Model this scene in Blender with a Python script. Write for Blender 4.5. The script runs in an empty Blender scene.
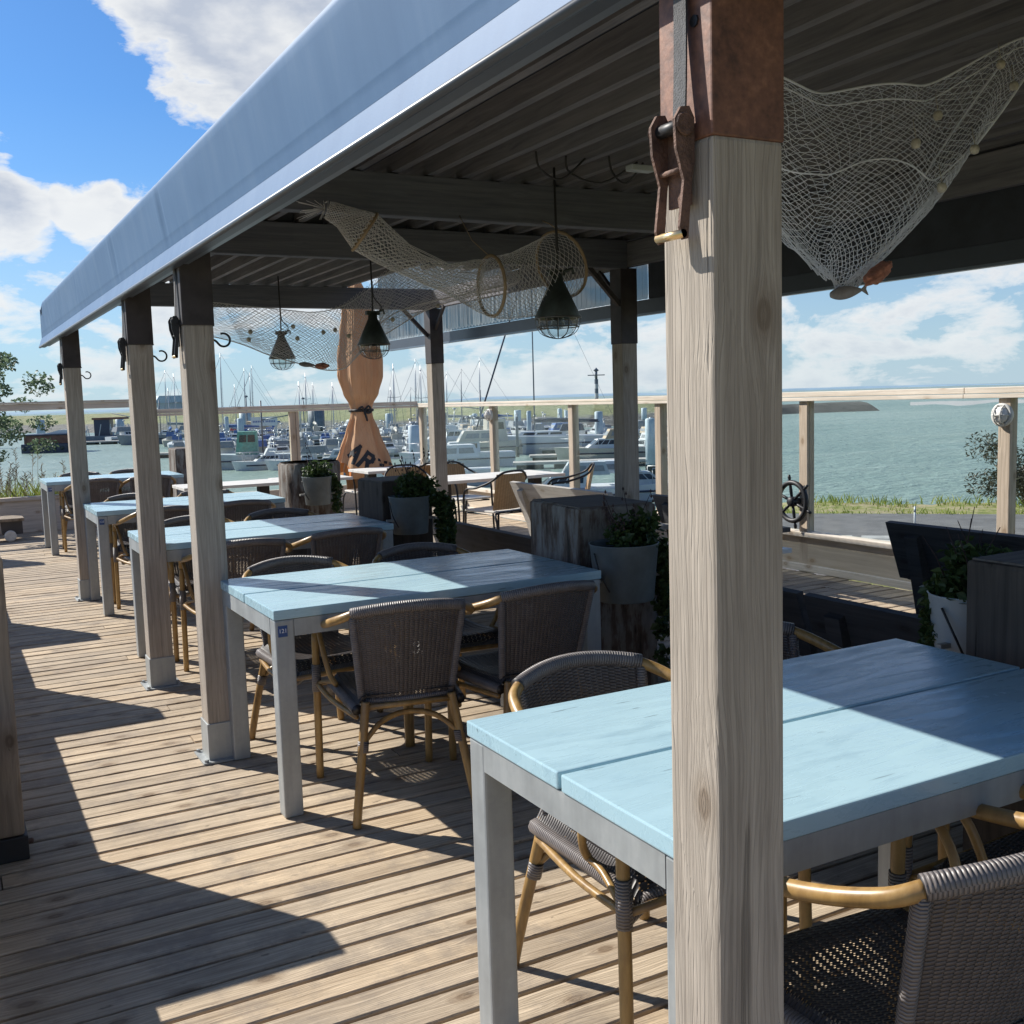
import bpy, bmesh, math, random
from math import sin, cos, pi, radians as R, sqrt, atan2
from mathutils import Vector as V, Matrix, Euler, noise as mnoise

rnd = random.Random(7)
scene = bpy.context.scene
COL = scene.collection
world = bpy.data.worlds.new("World"); scene.world = world; world.use_nodes = True

# ------------------------------------------------------------------ node helpers
class NT:
    def __init__(s, tree): s.t = tree; s.n = tree.nodes; s.l = tree.links
    def node(s, typ, **kw):
        n = s.n.new(typ)
        for k, v in kw.items():
            if k == 'ins':
                for kk, vv in v.items(): s.set(n, kk, vv)
            else: setattr(n, k, v)
        return n
    def set(s, n, k, v):
        i = n.inputs[k]
        if isinstance(v, bpy.types.NodeSocket): s.l.new(v, i)
        else: i.default_value = v
    def math(s, op, a, b=0.0, c=None, clamp=False):
        n = s.n.new('ShaderNodeMath'); n.operation = op; n.use_clamp = clamp
        s.set(n, 0, a); s.set(n, 1, b)
        if c is not None: s.set(n, 2, c)
        return n.outputs[0]
    def vmath(s, op, a, b=None):
        n = s.n.new('ShaderNodeVectorMath'); n.operation = op; s.set(n, 0, a)
        if b is not None: s.set(n, 1, b)
        return n.outputs['Value'] if op in ('DOT_PRODUCT', 'LENGTH') else n.outputs[0]
    def ramp(s, f, stops, interp='LINEAR'):
        n = s.n.new('ShaderNodeValToRGB'); n.color_ramp.interpolation = interp
        el = n.color_ramp.elements
        while len(el) < len(stops): el.new(0.5)
        for e, (p, c) in zip(el, stops):
            e.position = p
            if not isinstance(c, (tuple, list)): c = (c, c, c)
            e.color = (c[0], c[1], c[2], 1)
        s.set(n, 0, f); return n.outputs[0]
    def mix(s, f, a, b, mode='MIX'):
        n = s.n.new('ShaderNodeMix'); n.data_type = 'RGBA'; n.blend_type = mode
        s.set(n, 0, f)
        for k, v in ((6, a), (7, b)):
            if isinstance(v, (tuple, list)): v = (v[0], v[1], v[2], 1)
            s.set(n, k, v)
        return n.outputs[2]
    def noise(s, vec, scale, detail=4, rough=.55, dist=0.0, out=0):
        n = s.n.new('ShaderNodeTexNoise'); s.set(n, 'Vector', vec)
        n.inputs['Scale'].default_value = scale; n.inputs['Detail'].default_value = detail
        n.inputs['Roughness'].default_value = rough; n.inputs['Distortion'].default_value = dist
        return n.outputs[out]
    def scale(s, vec, sc, loc=(0, 0, 0)):
        n = s.n.new('ShaderNodeMapping'); s.set(n, 'Vector', vec)
        n.inputs['Scale'].default_value = sc; n.inputs['Location'].default_value = loc
        return n.outputs[0]

def new_mat(name):
    m = bpy.data.materials.new(name); m.use_nodes = True
    t = NT(m.node_tree); b = t.n['Principled BSDF']
    return m, t, b
def rgb(c): return (c[0], c[1], c[2], 1)
def objco(t): return t.node('ShaderNodeTexCoord').outputs['Object']
def bump(t, b, h, strength=.3, dist=.01):
    n = t.node('ShaderNodeBump'); n.inputs['Strength'].default_value = strength; n.inputs['Distance'].default_value = dist
    t.set(n, 'Height', h); t.l.new(n.outputs[0], b.inputs['Normal'])

def plain(name, c, rough=.5, metal=0, var=.25, vs=6, bmp=0, spec=.5):
    m, t, b = new_mat(name)
    co = objco(t); f = t.noise(co, vs, 5, .6)
    t.set(b, 'Base Color', t.ramp(f, [(.3, tuple(x * (1 - var) for x in c)), (.7, tuple(min(1, x * (1 + var)) for x in c))]))
    b.inputs['Roughness'].default_value = rough; b.inputs['Metallic'].default_value = metal
    b.inputs['Specular IOR Level'].default_value = spec
    if bmp: bump(t, b, t.noise(co, vs * 6, 4, .6), bmp, .01)
    return m

def wood(name, dark, light, axis='X', fine=60, rough=.75, island=False, stain=None, knots=True, bmp=.35, spec=.3, checks=0.0, rings=0.0, ksel=.5):
    """weathered wood: grain lines along an axis, growth rings, knots on the surface, blotches and weather checks"""
    m, t, b = new_mat(name)
    co = objco(t); ax = 'XYZ'.index(axis); o1, o2 = (ax + 1) % 3, (ax + 2) % 3
    isl = None
    if island:
        g = t.node('ShaderNodeNewGeometry'); isl = g.outputs['Random Per Island']
        off = t.node('ShaderNodeCombineXYZ'); t.set(off, ax, t.math('MULTIPLY', isl, 37.0)); t.set(off, o1, t.math('MULTIPLY', isl, 11.0))
        co = t.vmath('ADD', co, off.outputs[0])
    sp = t.node('ShaderNodeSeparateXYZ', ins={'Vector': co}).outputs
    across = t.math('SUBTRACT', sp[o1], sp[o2]); along = sp[ax]
    warp = t.noise(t.scale(co, tuple(3.0 if i != ax else .8 for i in range(3))), 2.0, 2)
    # knots laid out on (across, along)
    k2 = t.node('ShaderNodeCombineXYZ', ins={'X': t.math('MULTIPLY', across, 8.5), 'Y': t.math('MULTIPLY', along, 2.6), 'Z': 0.0}).outputs[0]
    vo = t.node('ShaderNodeTexVoronoi'); vo.voronoi_dimensions = '2D'; vo.feature = 'F1'; t.set(vo, 'Vector', k2); vo.inputs['Scale'].default_value = 1.0; vo.inputs['Randomness'].default_value = .8
    dv = t.vmath('SUBTRACT', k2, vo.outputs['Position']); ds = t.node('ShaderNodeSeparateXYZ', ins={'Vector': dv}).outputs
    kx = t.math('DIVIDE', ds[0], 8.5); ky = t.math('DIVIDE', ds[1], 2.6)
    kd = t.math('SQRT', t.math('ADD', t.math('MULTIPLY', kx, kx), t.math('MULTIPLY', t.math('MULTIPLY', ky, ky), .35)))
    sel = t.math('GREATER_THAN', t.node('ShaderNodeSeparateColor', ins={'Color': vo.outputs['Color']}).outputs[0], ksel)
    infl = t.math('MULTIPLY', t.math('POWER', 2.718, t.math('MULTIPLY', kd, -38.0)), sel)        # grain bends round a knot
    push = t.math('MULTIPLY', infl, t.math('MULTIPLY', t.math('SIGN', kx), .018))
    wv = t.node('ShaderNodeCombineXYZ')
    t.set(wv, o1, t.math('SUBTRACT', t.math('MULTIPLY', warp, .05), push)); t.set(wv, o2, t.math('ADD', t.math('MULTIPLY', warp, .04), push))
    cw = t.vmath('ADD', co, wv.outputs[0])
    sc = [fine] * 3; sc[ax] = fine * .03
    sc2 = [fine * .22] * 3; sc2[ax] = fine * .012
    g1 = t.noise(t.scale(cw, tuple(sc)), 1.0, 5, .65)
    g2 = t.noise(t.scale(cw, tuple(sc2)), 1.0, 4, .6)
    g3 = t.noise(co, 2.2, 4, .6)
    f = t.math('ADD', t.math('MULTIPLY', g1, .62), t.math('ADD', t.math('MULTIPLY', g2, .34), t.math('MULTIPLY', g3, .26)))
    col = t.ramp(f, [(.42, dark), (.57, tuple((a + c) / 2 for a, c in zip(dark, light))), (.74, light)])
    h = t.math('ADD', g1, t.math('MULTIPLY', g2, .6))
    if rings:
        ac = t.math('ADD', t.math('SUBTRACT', across, t.math('MULTIPLY', push, 1.6)), t.math('ADD', t.math('MULTIPLY', warp, .09), t.math('MULTIPLY', g2, .035)))
        rg = t.math('ABSOLUTE', t.math('SINE', t.math('MULTIPLY', ac, pi * 105)))
        rl = t.math('MULTIPLY', t.ramp(rg, [(.0, 1.0), (.38, 0.0)]), t.ramp(g1, [(.38, .15), (.62, 1.0)]))
        col = t.mix(t.math('MULTIPLY', rl, rings), col, tuple(x * .45 for x in dark)); h = t.math('SUBTRACT', h, t.math('MULTIPLY', rl, .5))
    if island:
        col = t.mix(1.0, col, t.ramp(isl, [(0, (.84, .83, .83)), (.5, (.99, .99, .99)), (1, (1.10, 1.05, .98))]), 'MULTIPLY')
    if knots:
        kq = t.math('ADD', kd, t.math('MULTIPLY', t.math('SUBTRACT', g1, .5), .006))
        k = t.math('MULTIPLY', t.ramp(kq, [(.004, .55), (.0075, .95), (.0105, .55), (.0125, .9), (.0145, 0.0)]), sel)
        col = t.mix(t.math('MULTIPLY', k, .6), col, (dark[0] * .42, dark[1] * .34, dark[2] * .28))
        halo = t.math('MULTIPLY', t.ramp(kd, [(.012, .5), (.035, 0.0)]), sel); col = t.mix(halo, col, (dark[0] * .95, dark[1] * .82, dark[2] * .68))
    if stain is not None:
        st = t.ramp(t.noise(co, 3.5, 6, .7), [(.50, 0.0), (.64, 1.0)])
        col = t.mix(t.math('MULTIPLY', st, .62), col, stain)
        sk = t.ramp(t.noise(t.scale(co, tuple(34 if i != ax else 11 for i in range(3)), (4, 2, 7)), 1.0, 4, .6), [(.66, 0.0), (.70, 1.0)])
        col = t.mix(t.math('MULTIPLY', sk, .55), col, tuple(x * .35 for x in dark))
    if checks:
        cs = [60.0] * 3; cs[ax] = .8
        ck = t.ramp(t.noise(t.scale(cw, tuple(cs)), 1.0, 3, .5), [(.27, 1.0), (.32, 0.0)])
        col = t.mix(t.math('MULTIPLY', ck, checks), col, tuple(x * .25 for x in dark))
        h = t.math('SUBTRACT', h, t.math('MULTIPLY', ck, 1.2))
    t.set(b, 'Base Color', col)
    b.inputs['Roughness'].default_value = rough; b.inputs['Specular IOR Level'].default_value = spec
    bump(t, b, h, bmp, .004)
    return m

M = {}
M['deck'] = wood('deck_wood', (.195, .145, .098), (.60, .49, .36), 'X', 100, .7, island=True, stain=(.23, .19, .155), bmp=.7, spec=.35, rings=.28, ksel=.60)
M['post'] = wood('post_wood', (.205, .175, .146), (.445, .39, .33), 'Z', 110, .8, bmp=.55, checks=.5, rings=.30, ksel=.74)
M['rail'] = wood('rail_wood', (.40, .33, .26), (.68, .59, .49), 'X', 60, .75, bmp=.4)
M['raily'] = wood('rail_wood_long', (.48, .41, .33), (.76, .68, .58), 'Y', 60, .75, bmp=.4)
M['railz'] = wood('rail_post_wood', (.30, .24, .18), (.56, .46, .36), 'Z', 60, .78, bmp=.4, checks=.4)
M['panel'] = wood('panel_wood', (.42, .34, .25), (.62, .53, .42), 'Y', 40, .75, bmp=.3)
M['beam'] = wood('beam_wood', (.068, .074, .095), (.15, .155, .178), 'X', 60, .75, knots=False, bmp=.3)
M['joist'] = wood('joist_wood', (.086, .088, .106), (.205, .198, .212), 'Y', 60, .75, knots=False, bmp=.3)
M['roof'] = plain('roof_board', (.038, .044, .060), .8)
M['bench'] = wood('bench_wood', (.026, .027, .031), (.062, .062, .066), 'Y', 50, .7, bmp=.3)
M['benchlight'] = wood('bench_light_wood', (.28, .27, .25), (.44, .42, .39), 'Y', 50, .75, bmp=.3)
M['oldpost'] = wood('old_post_wood', (.12, .095, .07), (.31, .25, .19), 'Z', 50, .8, bmp=.6, checks=.8)
M['rope'] = plain('rope', (.30, .22, .14), .9)
M['twine'] = plain('net_twine', (.70, .72, .80), .9, var=.06)
M['twineb'] = plain('trap_twine', (.64, .62, .63), .9, var=.08)
M['float'] = plain('float_cork', (.40, .37, .31), .85, var=.4, vs=60)
M['dark'] = plain('black_iron', (.022, .022, .025), .5, .3)
M['lamp'] = plain('lamp_enamel', (.045, .055, .052), .42, .4, var=.4, vs=14)
M['wire'] = plain('lamp_wire', (.14, .135, .13), .4, .8)
M['webbing'] = plain('webbing', (.10, .10, .105), .85, vs=60, bmp=.4)
M['rustiron'] = plain('rusty_iron', (.135, .078, .058), .75, .3, var=.55, vs=30, bmp=.4)
M['brass'] = plain('worn_brass', (.75, .55, .30), .3, .9)
M['bamboo'] = None
M['white'] = plain('gelcoat_white', (.56, .58, .60), .4, var=.06, vs=1)
M['cream'] = plain('gelcoat_cream', (.46, .43, .37), .4, var=.1, vs=1)
M['pale'] = plain('pale_paint', (.40, .44, .46), .5, var=.12, vs=3)
M['blue'] = plain('cover_blue', (.06, .13, .32), .8, var=.15)
M['navy'] = plain('hull_navy', (.025, .035, .065), .4)
M['tarp'] = plain('cover_grey', (.22, .24, .26), .85, var=.15)
M['tan'] = plain('cover_tan', (.42, .34, .25), .85, var=.15)
M['green'] = plain('wheelhouse_green', (.14, .33, .26), .6)
M['red'] = plain('marine_red', (.45, .045, .05), .5)
M['win'] = plain('boat_window', (.02, .025, .03), .12)
M['alu'] = plain('mast_aluminium', (.42, .44, .46), .4, .5, var=.1)
M['darkmast'] = plain('mast_grey', (.12, .14, .17), .45, .3)
M['pile'] = plain('pile_steel', (.36, .44, .49), .55, 0, var=.15, vs=2)
M['piled'] = plain('pile_dark', (.10, .13, .17), .6, 0, var=.25, vs=2)
M['weed'] = plain('pile_waterline', (.05, .06, .05), .8)
M['pontoon'] = plain('pontoon_deck', (.40, .38, .35), .8, var=.2, vs=2)
M['concrete'] = plain('concrete', (.36, .36, .35), .85, var=.2, vs=4, bmp=.2)
M['tag'] = plain('tag_blue', (.02, .07, .22), .35, var=.05)
M['ink'] = plain('tag_white', (.75, .77, .8), .5, var=.02)
M['black'] = plain('print_black', (.02, .02, .022), .7)
M['shell'] = plain('dried_shell', (.42, .17, .11), .7, var=.4, vs=40, bmp=.6)
M['fish'] = plain('dried_fish', (.22, .20, .20), .6, var=.3, vs=30)
M['cable'] = plain('cable_black', (.03, .03, .033), .6)
M['bulbglass'] = plain('opal_glass', (.70, .69, .66), .25, var=.05)
M['lampgrey'] = plain('bulkhead_paint', (.58, .57, .54), .5, var=.12, vs=20)
M['soil'] = plain('soil', (.03, .022, .016), .95)
M['pinkbox'] = plain('timber_dark', (.06, .055, .055), .7)
M['whitetop'] = plain('table_white', (.62, .60, .56), .55, var=.12, vs=5)
M['brick'] = plain('barge_rust', (.15, .07, .05), .8, var=.4, vs=2)

def mk_bamboo():
    m, t, b = new_mat('bamboo_cane')
    co = objco(t)
    f = t.noise(t.scale(co, (30, 30, 6)), 1.0, 4, .6)
    col = t.ramp(f, [(.3, (.20, .115, .04)), (.55, (.34, .205, .07)), (.8, (.46, .30, .12))])
    w = t.noise(co, 9, 4, .6)
    col = t.mix(t.ramp(w, [(.5, 0.0), (.72, .7)]), col, (.16, .095, .05))
    t.set(b, 'Base Color', col); b.inputs['Roughness'].default_value = .38
    bump(t, b, f, .1, .002)
    return m
M['bamboo'] = mk_bamboo()

def mk_weave(name, cdark, clight, holes=True, sx=1.0, thresh=.12):
    """woven rattan over a UV in metres: horizontal strands over vertical stakes, with gaps one can see through"""
    m, t, b = new_mat(name)
    uv = t.node('ShaderNodeTexCoord').outputs['UV']
    sep = t.node('ShaderNodeSeparateXYZ', ins={'Vector': uv})
    P = .0085 * sx; Q = .018 * sx
    u = t.math('DIVIDE', sep.outputs[0], Q); v = t.math('DIVIDE', sep.outputs[1], P)
    fu = t.math('FLOOR', u); par = t.math('MULTIPLY', t.math('FRACT', t.math('MULTIPLY', fu, .5)), 2.0)
    vv = t.math('ADD', v, t.math('MULTIPLY', par, .5))
    hv = t.math('ABSOLUTE', t.math('SINE', t.math('MULTIPLY', vv, pi)))
    hu = t.math('ABSOLUTE', t.math('SINE', t.math('MULTIPLY', u, pi)))
    h = t.math('MULTIPLY', t.math('POWER', hv, .6), t.math('ADD', .35, t.math('MULTIPLY', hu, .65)))
    n = t.noise(objco(t), 25, 4, .6)
    col = t.mix(n, cdark, clight)
    col = t.mix(t.ramp(h, [(0.1, 1.0), (.5, 0.0)]), col, tuple(x * .35 for x in cdark))
    t.set(b, 'Base Color', col); b.inputs['Roughness'].default_value = .45; b.inputs['Specular IOR Level'].default_value = .4
    bump(t, b, h, .9, .004)
    if holes:
        big = t.noise(objco(t), 7, 3, .5)
        gap = t.math('MULTIPLY', t.math('LESS_THAN', hv, t.math('ADD', thresh, t.math('MULTIPLY', t.math('SUBTRACT', big, .5), .9))), t.math('LESS_THAN', hu, .62))
        tr = t.node('ShaderNodeBsdfTransparent'); mx = t.node('ShaderNodeMixShader')
        t.set(mx, 0, gap); t.l.new(b.outputs[0], mx.inputs[1]); t.l.new(tr.outputs[0], mx.inputs[2])
        t.l.new(mx.outputs[0], t.n['Material Output'].inputs[0])
    return m
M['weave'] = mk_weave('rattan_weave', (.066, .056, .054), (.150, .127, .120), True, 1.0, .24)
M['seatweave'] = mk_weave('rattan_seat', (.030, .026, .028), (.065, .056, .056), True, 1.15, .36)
M['tanweave'] = mk_weave('tan_weave', (.30, .17, .07), (.50, .32, .16), False, 1.6)

def mk_wrap():
    m, t, b = new_mat('rattan_wrap')
    uv = t.node('ShaderNodeTexCoord').outputs['UV']
    sep = t.node('ShaderNodeSeparateXYZ', ins={'Vector': uv})
    h = t.math('ABSOLUTE', t.math('SINE', t.math('MULTIPLY', t.math('ADD', t.math('DIVIDE', sep.outputs[1], .0075), t.math('MULTIPLY', sep.outputs[0], .4)), pi)))
    n = t.noise(objco(t), 30, 3, .6)
    col = t.mix(n, (.10, .087, .086), (.235, .208, .20))
    col = t.mix(t.ramp(h, [(.0, 1.0), (.4, 0.0)]), col, (.02, .017, .017))
    t.set(b, 'Base Color', col); b.inputs['Roughness'].default_value = .42
    bump(t, b, h, .8, .003)
    return m
M['wrap'] = mk_wrap()

def mk_steel():
    m, t, b = new_mat('galvanised_steel')
    co = objco(t)
    vo = t.node('ShaderNodeTexVoronoi'); t.set(vo, 'Vector', t.scale(co, (70, 70, 70))); vo.inputs['Scale'].default_value = 1
    sp = t.node('ShaderNodeSeparateColor', ins={'Color': vo.outputs['Color']}).outputs[0]
    n = t.noise(co, 7, 6, .65); n2 = t.noise(t.scale(co, (40, 40, 5)), 1.0, 3)
    f = t.math('ADD', t.math('MULTIPLY', sp, .05), t.math('ADD', t.math('MULTIPLY', n, .55), t.math('MULTIPLY', n2, .45)))
    col = t.ramp(f, [(.30, (.27, .285, .29)), (.52, (.33, .35, .355)), (.78, (.42, .435, .435))])
    t.set(b, 'Base Color', col); b.inputs['Metallic'].default_value = .25
    t.set(b, 'Roughness', t.ramp(n, [(.3, .42), (.7, .62)]))
    return m
M['steel'] = mk_steel()

def mk_paint():
    m, t, b = new_mat('blue_table_paint')
    co = objco(t)
    n = t.noise(co, 3.5, 6, .65); g = t.noise(t.scale(co, (2.2, 55, 55)), 1.0, 5, .6)
    w = t.noise(t.scale(co, (4, 16, 10)), 1.0, 6, .7)
    col = t.ramp(n, [(.3, (.345, .515, .595)), (.7, (.395, .57, .64))])
    col = t.mix(t.math('MULTIPLY', t.ramp(w, [(.54, 0.0), (.70, 1.0)]), .5), col, (.22, .35, .43))
    sm = t.noise(t.scale(co, (1.2, 7, 7)), 2.0, 5, .7, 1.5)
    scr = t.ramp(t.noise(t.scale(co, (7, 60, 60), (3, 1, 2)), 1.0, 2, .5), [(.70, 0.0), (.73, 1.0)])
    col = t.mix(t.math('MULTIPLY', scr, .6), col, (.09, .13, .15))
    t.set(b, 'Base Color', col)
    t.set(b, 'Roughness', t.ramp(sm, [(.35, .17), (.52, .30), (.68, .45)]))
    b.inputs['Specular IOR Level'].default_value = .6
    bump(t, b, t.math('ADD', g, t.math('MULTIPLY', w, .12)), .06, .002)
    return m
M['paint'] = mk_paint()

def mk_sleeve():
    m, t, b = new_mat('rusty_sleeve')
    co = objco(t); n = t.noise(co, 9, 6, .7); n2 = t.noise(co, 70, 3, .6)
    f = t.math('ADD', t.math('MULTIPLY', n, .6), t.math('MULTIPLY', n2, .4))
    t.set(b, 'Base Color', t.ramp(f, [(.35, (.075, .037, .028)), (.55, (.20, .092, .058)), (.72, (.34, .17, .105))]))
    b.inputs['Roughness'].default_value = .55; b.inputs['Metallic'].default_value = .15
    bump(t, b, n2, .25, .002)
    return m
M['sleeve'] = mk_sleeve()
M['sleevedark'] = plain('shaded_sleeve', (.040, .032, .034), .6, .1, var=.35, vs=12)  # sleeve colour darkened to stand for shade on the other posts

def mk_canvas():
    m, t, b = new_mat('canopy_canvas')
    co = objco(t)
    st = t.noise(t.scale(co, (8, 8, .5)), 1.0, 5, .6); n = t.noise(co, 1.1, 4, .6)
    f = t.math('ADD', t.math('MULTIPLY', st, .5), t.math('MULTIPLY', n, .5))
    t.set(b, 'Base Color', t.ramp(f, [(.35, (.058, .132, .262)), (.5, (.070, .150, .285)), (.68, (.098, .178, .31))]))
    b.inputs['Roughness'].default_value = .62; b.inputs['Specular IOR Level'].default_value = .22
    bump(t, b, t.math('ADD', t.noise(t.scale(co, (3, 3, 1)), 1.0, 3), t.math('MULTIPLY', t.noise(co, 260, 2), .05)), .22, .012)
    return m
M['canvas'] = mk_canvas()
def mk_canvas_out():
    m, t, b = new_mat('canopy_backing')
    co = objco(t)
    st = t.noise(t.scale(co, (1, 14, .8)), 1.0, 4, .6)
    t.set(b, 'Base Color', t.ramp(st, [(.40, (.035, .05, .065)), (.60, (.17, .21, .235))]))
    b.inputs['Roughness'].default_value = .6
    tr = t.node('ShaderNodeBsdfTransparent'); tr.inputs[0].default_value = (.75, .85, .9, 1); tl = t.node('ShaderNodeBsdfTranslucent'); tl.inputs[0].default_value = (.30, .38, .43, 1)
    mx = t.node('ShaderNodeMixShader'); mx.inputs[0].default_value = .22; t.l.new(b.outputs[0], mx.inputs[1]); t.l.new(tl.outputs[0], mx.inputs[2])
    m2 = t.node('ShaderNodeMixShader'); m2.inputs[0].default_value = .17; t.l.new(mx.outputs[0], m2.inputs[1]); t.l.new(tr.outputs[0], m2.inputs[2])
    t.l.new(m2.outputs[0], t.n['Material Output'].inputs[0])
    return m
M['backing'] = mk_canvas_out()
M['edge'] = plain('canopy_edge', (.045, .055, .075), .4, var=.1)
M['channel'] = plain('canopy_channel', (.16, .19, .23), .35, .5, var=.1)

def mk_parasol():
    m, t, b = new_mat('parasol_cloth')
    co = objco(t); n = t.noise(t.scale(co, (10, 10, 1.5)), 1.0, 5, .6)
    t.set(b, 'Base Color', t.ramp(n, [(.3, (.55, .315, .165)), (.7, (.66, .41, .235))])); b.inputs['Roughness'].default_value = .85
    bump(t, b, t.noise(co, 60, 3), .2, .004)
    tl = t.node('ShaderNodeBsdfTranslucent'); tl.inputs[0].default_value = (.60, .31, .12, 1)
    mx = t.node('ShaderNodeMixShader'); mx.inputs[0].default_value = .25
    t.l.new(b.outputs[0], mx.inputs[1]); t.l.new(tl.outputs[0], mx.inputs[2]); t.l.new(mx.outputs[0], t.n['Material Output'].inputs[0])
    return m
M['parasol'] = mk_parasol()
M['trim'] = plain('parasol_trim', (.62, .20, .04), .8)

def mk_leaf(name, a, c):
    m, t, b = new_mat(name)
    g = t.node('ShaderNodeNewGeometry').outputs['Random Per Island']
    col = t.mix(g, a, c); t.set(b, 'Base Color', col); b.inputs['Roughness'].default_value = .5
    tl = t.node('ShaderNodeBsdfTranslucent'); t.set(tl, 0, col)
    mx = t.node('ShaderNodeMixShader'); mx.inputs[0].default_value = .35
    t.l.new(b.outputs[0], mx.inputs[1]); t.l.new(tl.outputs[0], mx.inputs[2]); t.l.new(mx.outputs[0], t.n['Material Output'].inputs[0])
    return m
M['leaf'] = mk_leaf('ivy_leaf', (.035, .062, .018), (.075, .12, .035))
M['treeleaf'] = mk_leaf('tree_leaf', (.08, .13, .075), (.17, .235, .135))
M['drygrass'] = mk_leaf('grass_blade', (.14, .22, .03), (.42, .44, .11))
M['shrubleaf'] = mk_leaf('shrub_leaf', (.03, .04, .022), (.09, .085, .05))
M['stem'] = plain('dry_stem', (.22, .17, .10), .9)
M['seed'] = plain('seed_head', (.05, .03, .03), .9)

def mk_bark():
    m, t, b = new_mat('peeling_bark')
    co = objco(t)
    f = t.noise(t.scale(co, (26, 26, 5)), 1.0, 6, .7); f2 = t.noise(t.scale(co, (9, 9, 3), (2, 5, 1)), 1.0, 5, .65)
    k = t.math('ADD', t.math('MULTIPLY', f, .55), t.math('MULTIPLY', f2, .55))
    t.set(b, 'Base Color', t.ramp(k, [(.42, (.035, .024, .018)), (.52, (.12, .085, .065)), (.575, (.20, .18, .16)), (.72, (.29, .27, .245))]))
    b.inputs['Roughness'].default_value = .9; bump(t, b, k, .9, .012)
    return m
M['bark'] = mk_bark()
M['blockend'] = wood('block_end_wood', (.07, .06, .053), (.18, .155, .14), 'X', 50, .85, bmp=.4)
M['blockside'] = wood('block_side_wood', (.036, .029, .026), (.105, .086, .072), 'Z', 35, .85, bmp=.7, checks=.9)
M['zinc'] = plain('zinc_bucket', (.135, .16, .17), .5, .15, var=.25, vs=8, bmp=.15)

def mk_glass():
    m, t, b = new_mat('screen_glass')
    t.n.remove(b)
    tr = t.node('ShaderNodeBsdfTransparent'); tr.inputs[0].default_value = (.95, .975, .965, 1)
    gl = t.node('ShaderNodeBsdfGlossy'); gl.inputs['Roughness'].default_value = .03; gl.inputs[0].default_value = (.9, .95, .95, 1)
    lw = t.node('ShaderNodeLayerWeight'); lw.inputs[0].default_value = .5
    d = t.node('ShaderNodeBsdfDiffuse'); d.inputs[0].default_value = (.6, .62, .6, 1)
    smu = t.noise(objco(t), 3, 5, .7)
    mx = t.node('ShaderNodeMixShader'); t.set(mx, 0, t.math('ADD', .012, t.math('MULTIPLY', t.math('POWER', lw.outputs['Facing'], 5.0), .5))); t.l.new(tr.outputs[0], mx.inputs[1]); t.l.new(gl.outputs[0], mx.inputs[2])
    m2 = t.node('ShaderNodeMixShader'); t.set(m2, 0, t.ramp(smu, [(.5, .0), (.8, .006)])); t.l.new(mx.outputs[0], m2.inputs[1]); t.l.new(d.outputs[0], m2.inputs[2])
    t.l.new(m2.outputs[0], t.n['Material Output'].inputs[0])
    return m
M['glass'] = mk_glass()
def mk_clear():
    m, t, b = new_mat('lamp_glass'); t.n.remove(b)
    tr = t.node('ShaderNodeBsdfTransparent'); tr.inputs[0].default_value = (.85, .87, .86, 1)
    gl = t.node('ShaderNodeBsdfGlossy'); gl.inputs['Roughness'].default_value = .08
    lw = t.node('ShaderNodeLayerWeight'); lw.inputs[0].default_value = .35
    mx = t.node('ShaderNodeMixShader'); t.set(mx, 0, t.math('MULTIPLY', lw.outputs['Facing'], .35)); t.l.new(tr.outputs[0], mx.inputs[1]); t.l.new(gl.outputs[0], mx.inputs[2])
    t.l.new(mx.outputs[0], t.n['Material Output'].inputs[0]); return m
M['clear'] = mk_clear()

def mk_water():
    m, t, b = new_mat('harbour_water')
    co = objco(t)
    w1 = t.noise(t.scale(co, (.9, 1.6, 1)), 1.0, 5, .62, .4); w2 = t.noise(t.scale(co, (.10, .22, 1)), 1.0, 4, .6)
    big = t.noise(t.scale(co, (.012, .02, 1)), 1.0, 3, .5)
    col = t.ramp(t.math('ADD', t.math('MULTIPLY', big, .5), t.math('MULTIPLY', w2, .5)), [(.35, (.18, .255, .225)), (.5, (.215, .29, .255)), (.65, (.265, .335, .295))])
    foam = t.ramp(t.math('ADD', t.math('MULTIPLY', w1, .6), t.math('MULTIPLY', w2, .5)), [(.70, 0.0), (.76, 1.0)])
    rip = t.ramp(w1, [(.36, .87), (.62, 1.09)]); col = t.mix(1.0, col, rip, 'MULTIPLY'); col = t.mix(t.math('MULTIPLY', foam, .6), col, (.55, .60, .57))
    t.set(b, 'Base Color', col); b.inputs['Roughness'].default_value = .35; b.inputs['IOR'].default_value = 1.33; b.inputs['Specular IOR Level'].default_value = .3
    bump(t, b, t.math('ADD', t.math('MULTIPLY', w1, .7), w2), 1.0, .45)
    return m
M['water'] = mk_water()

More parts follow.
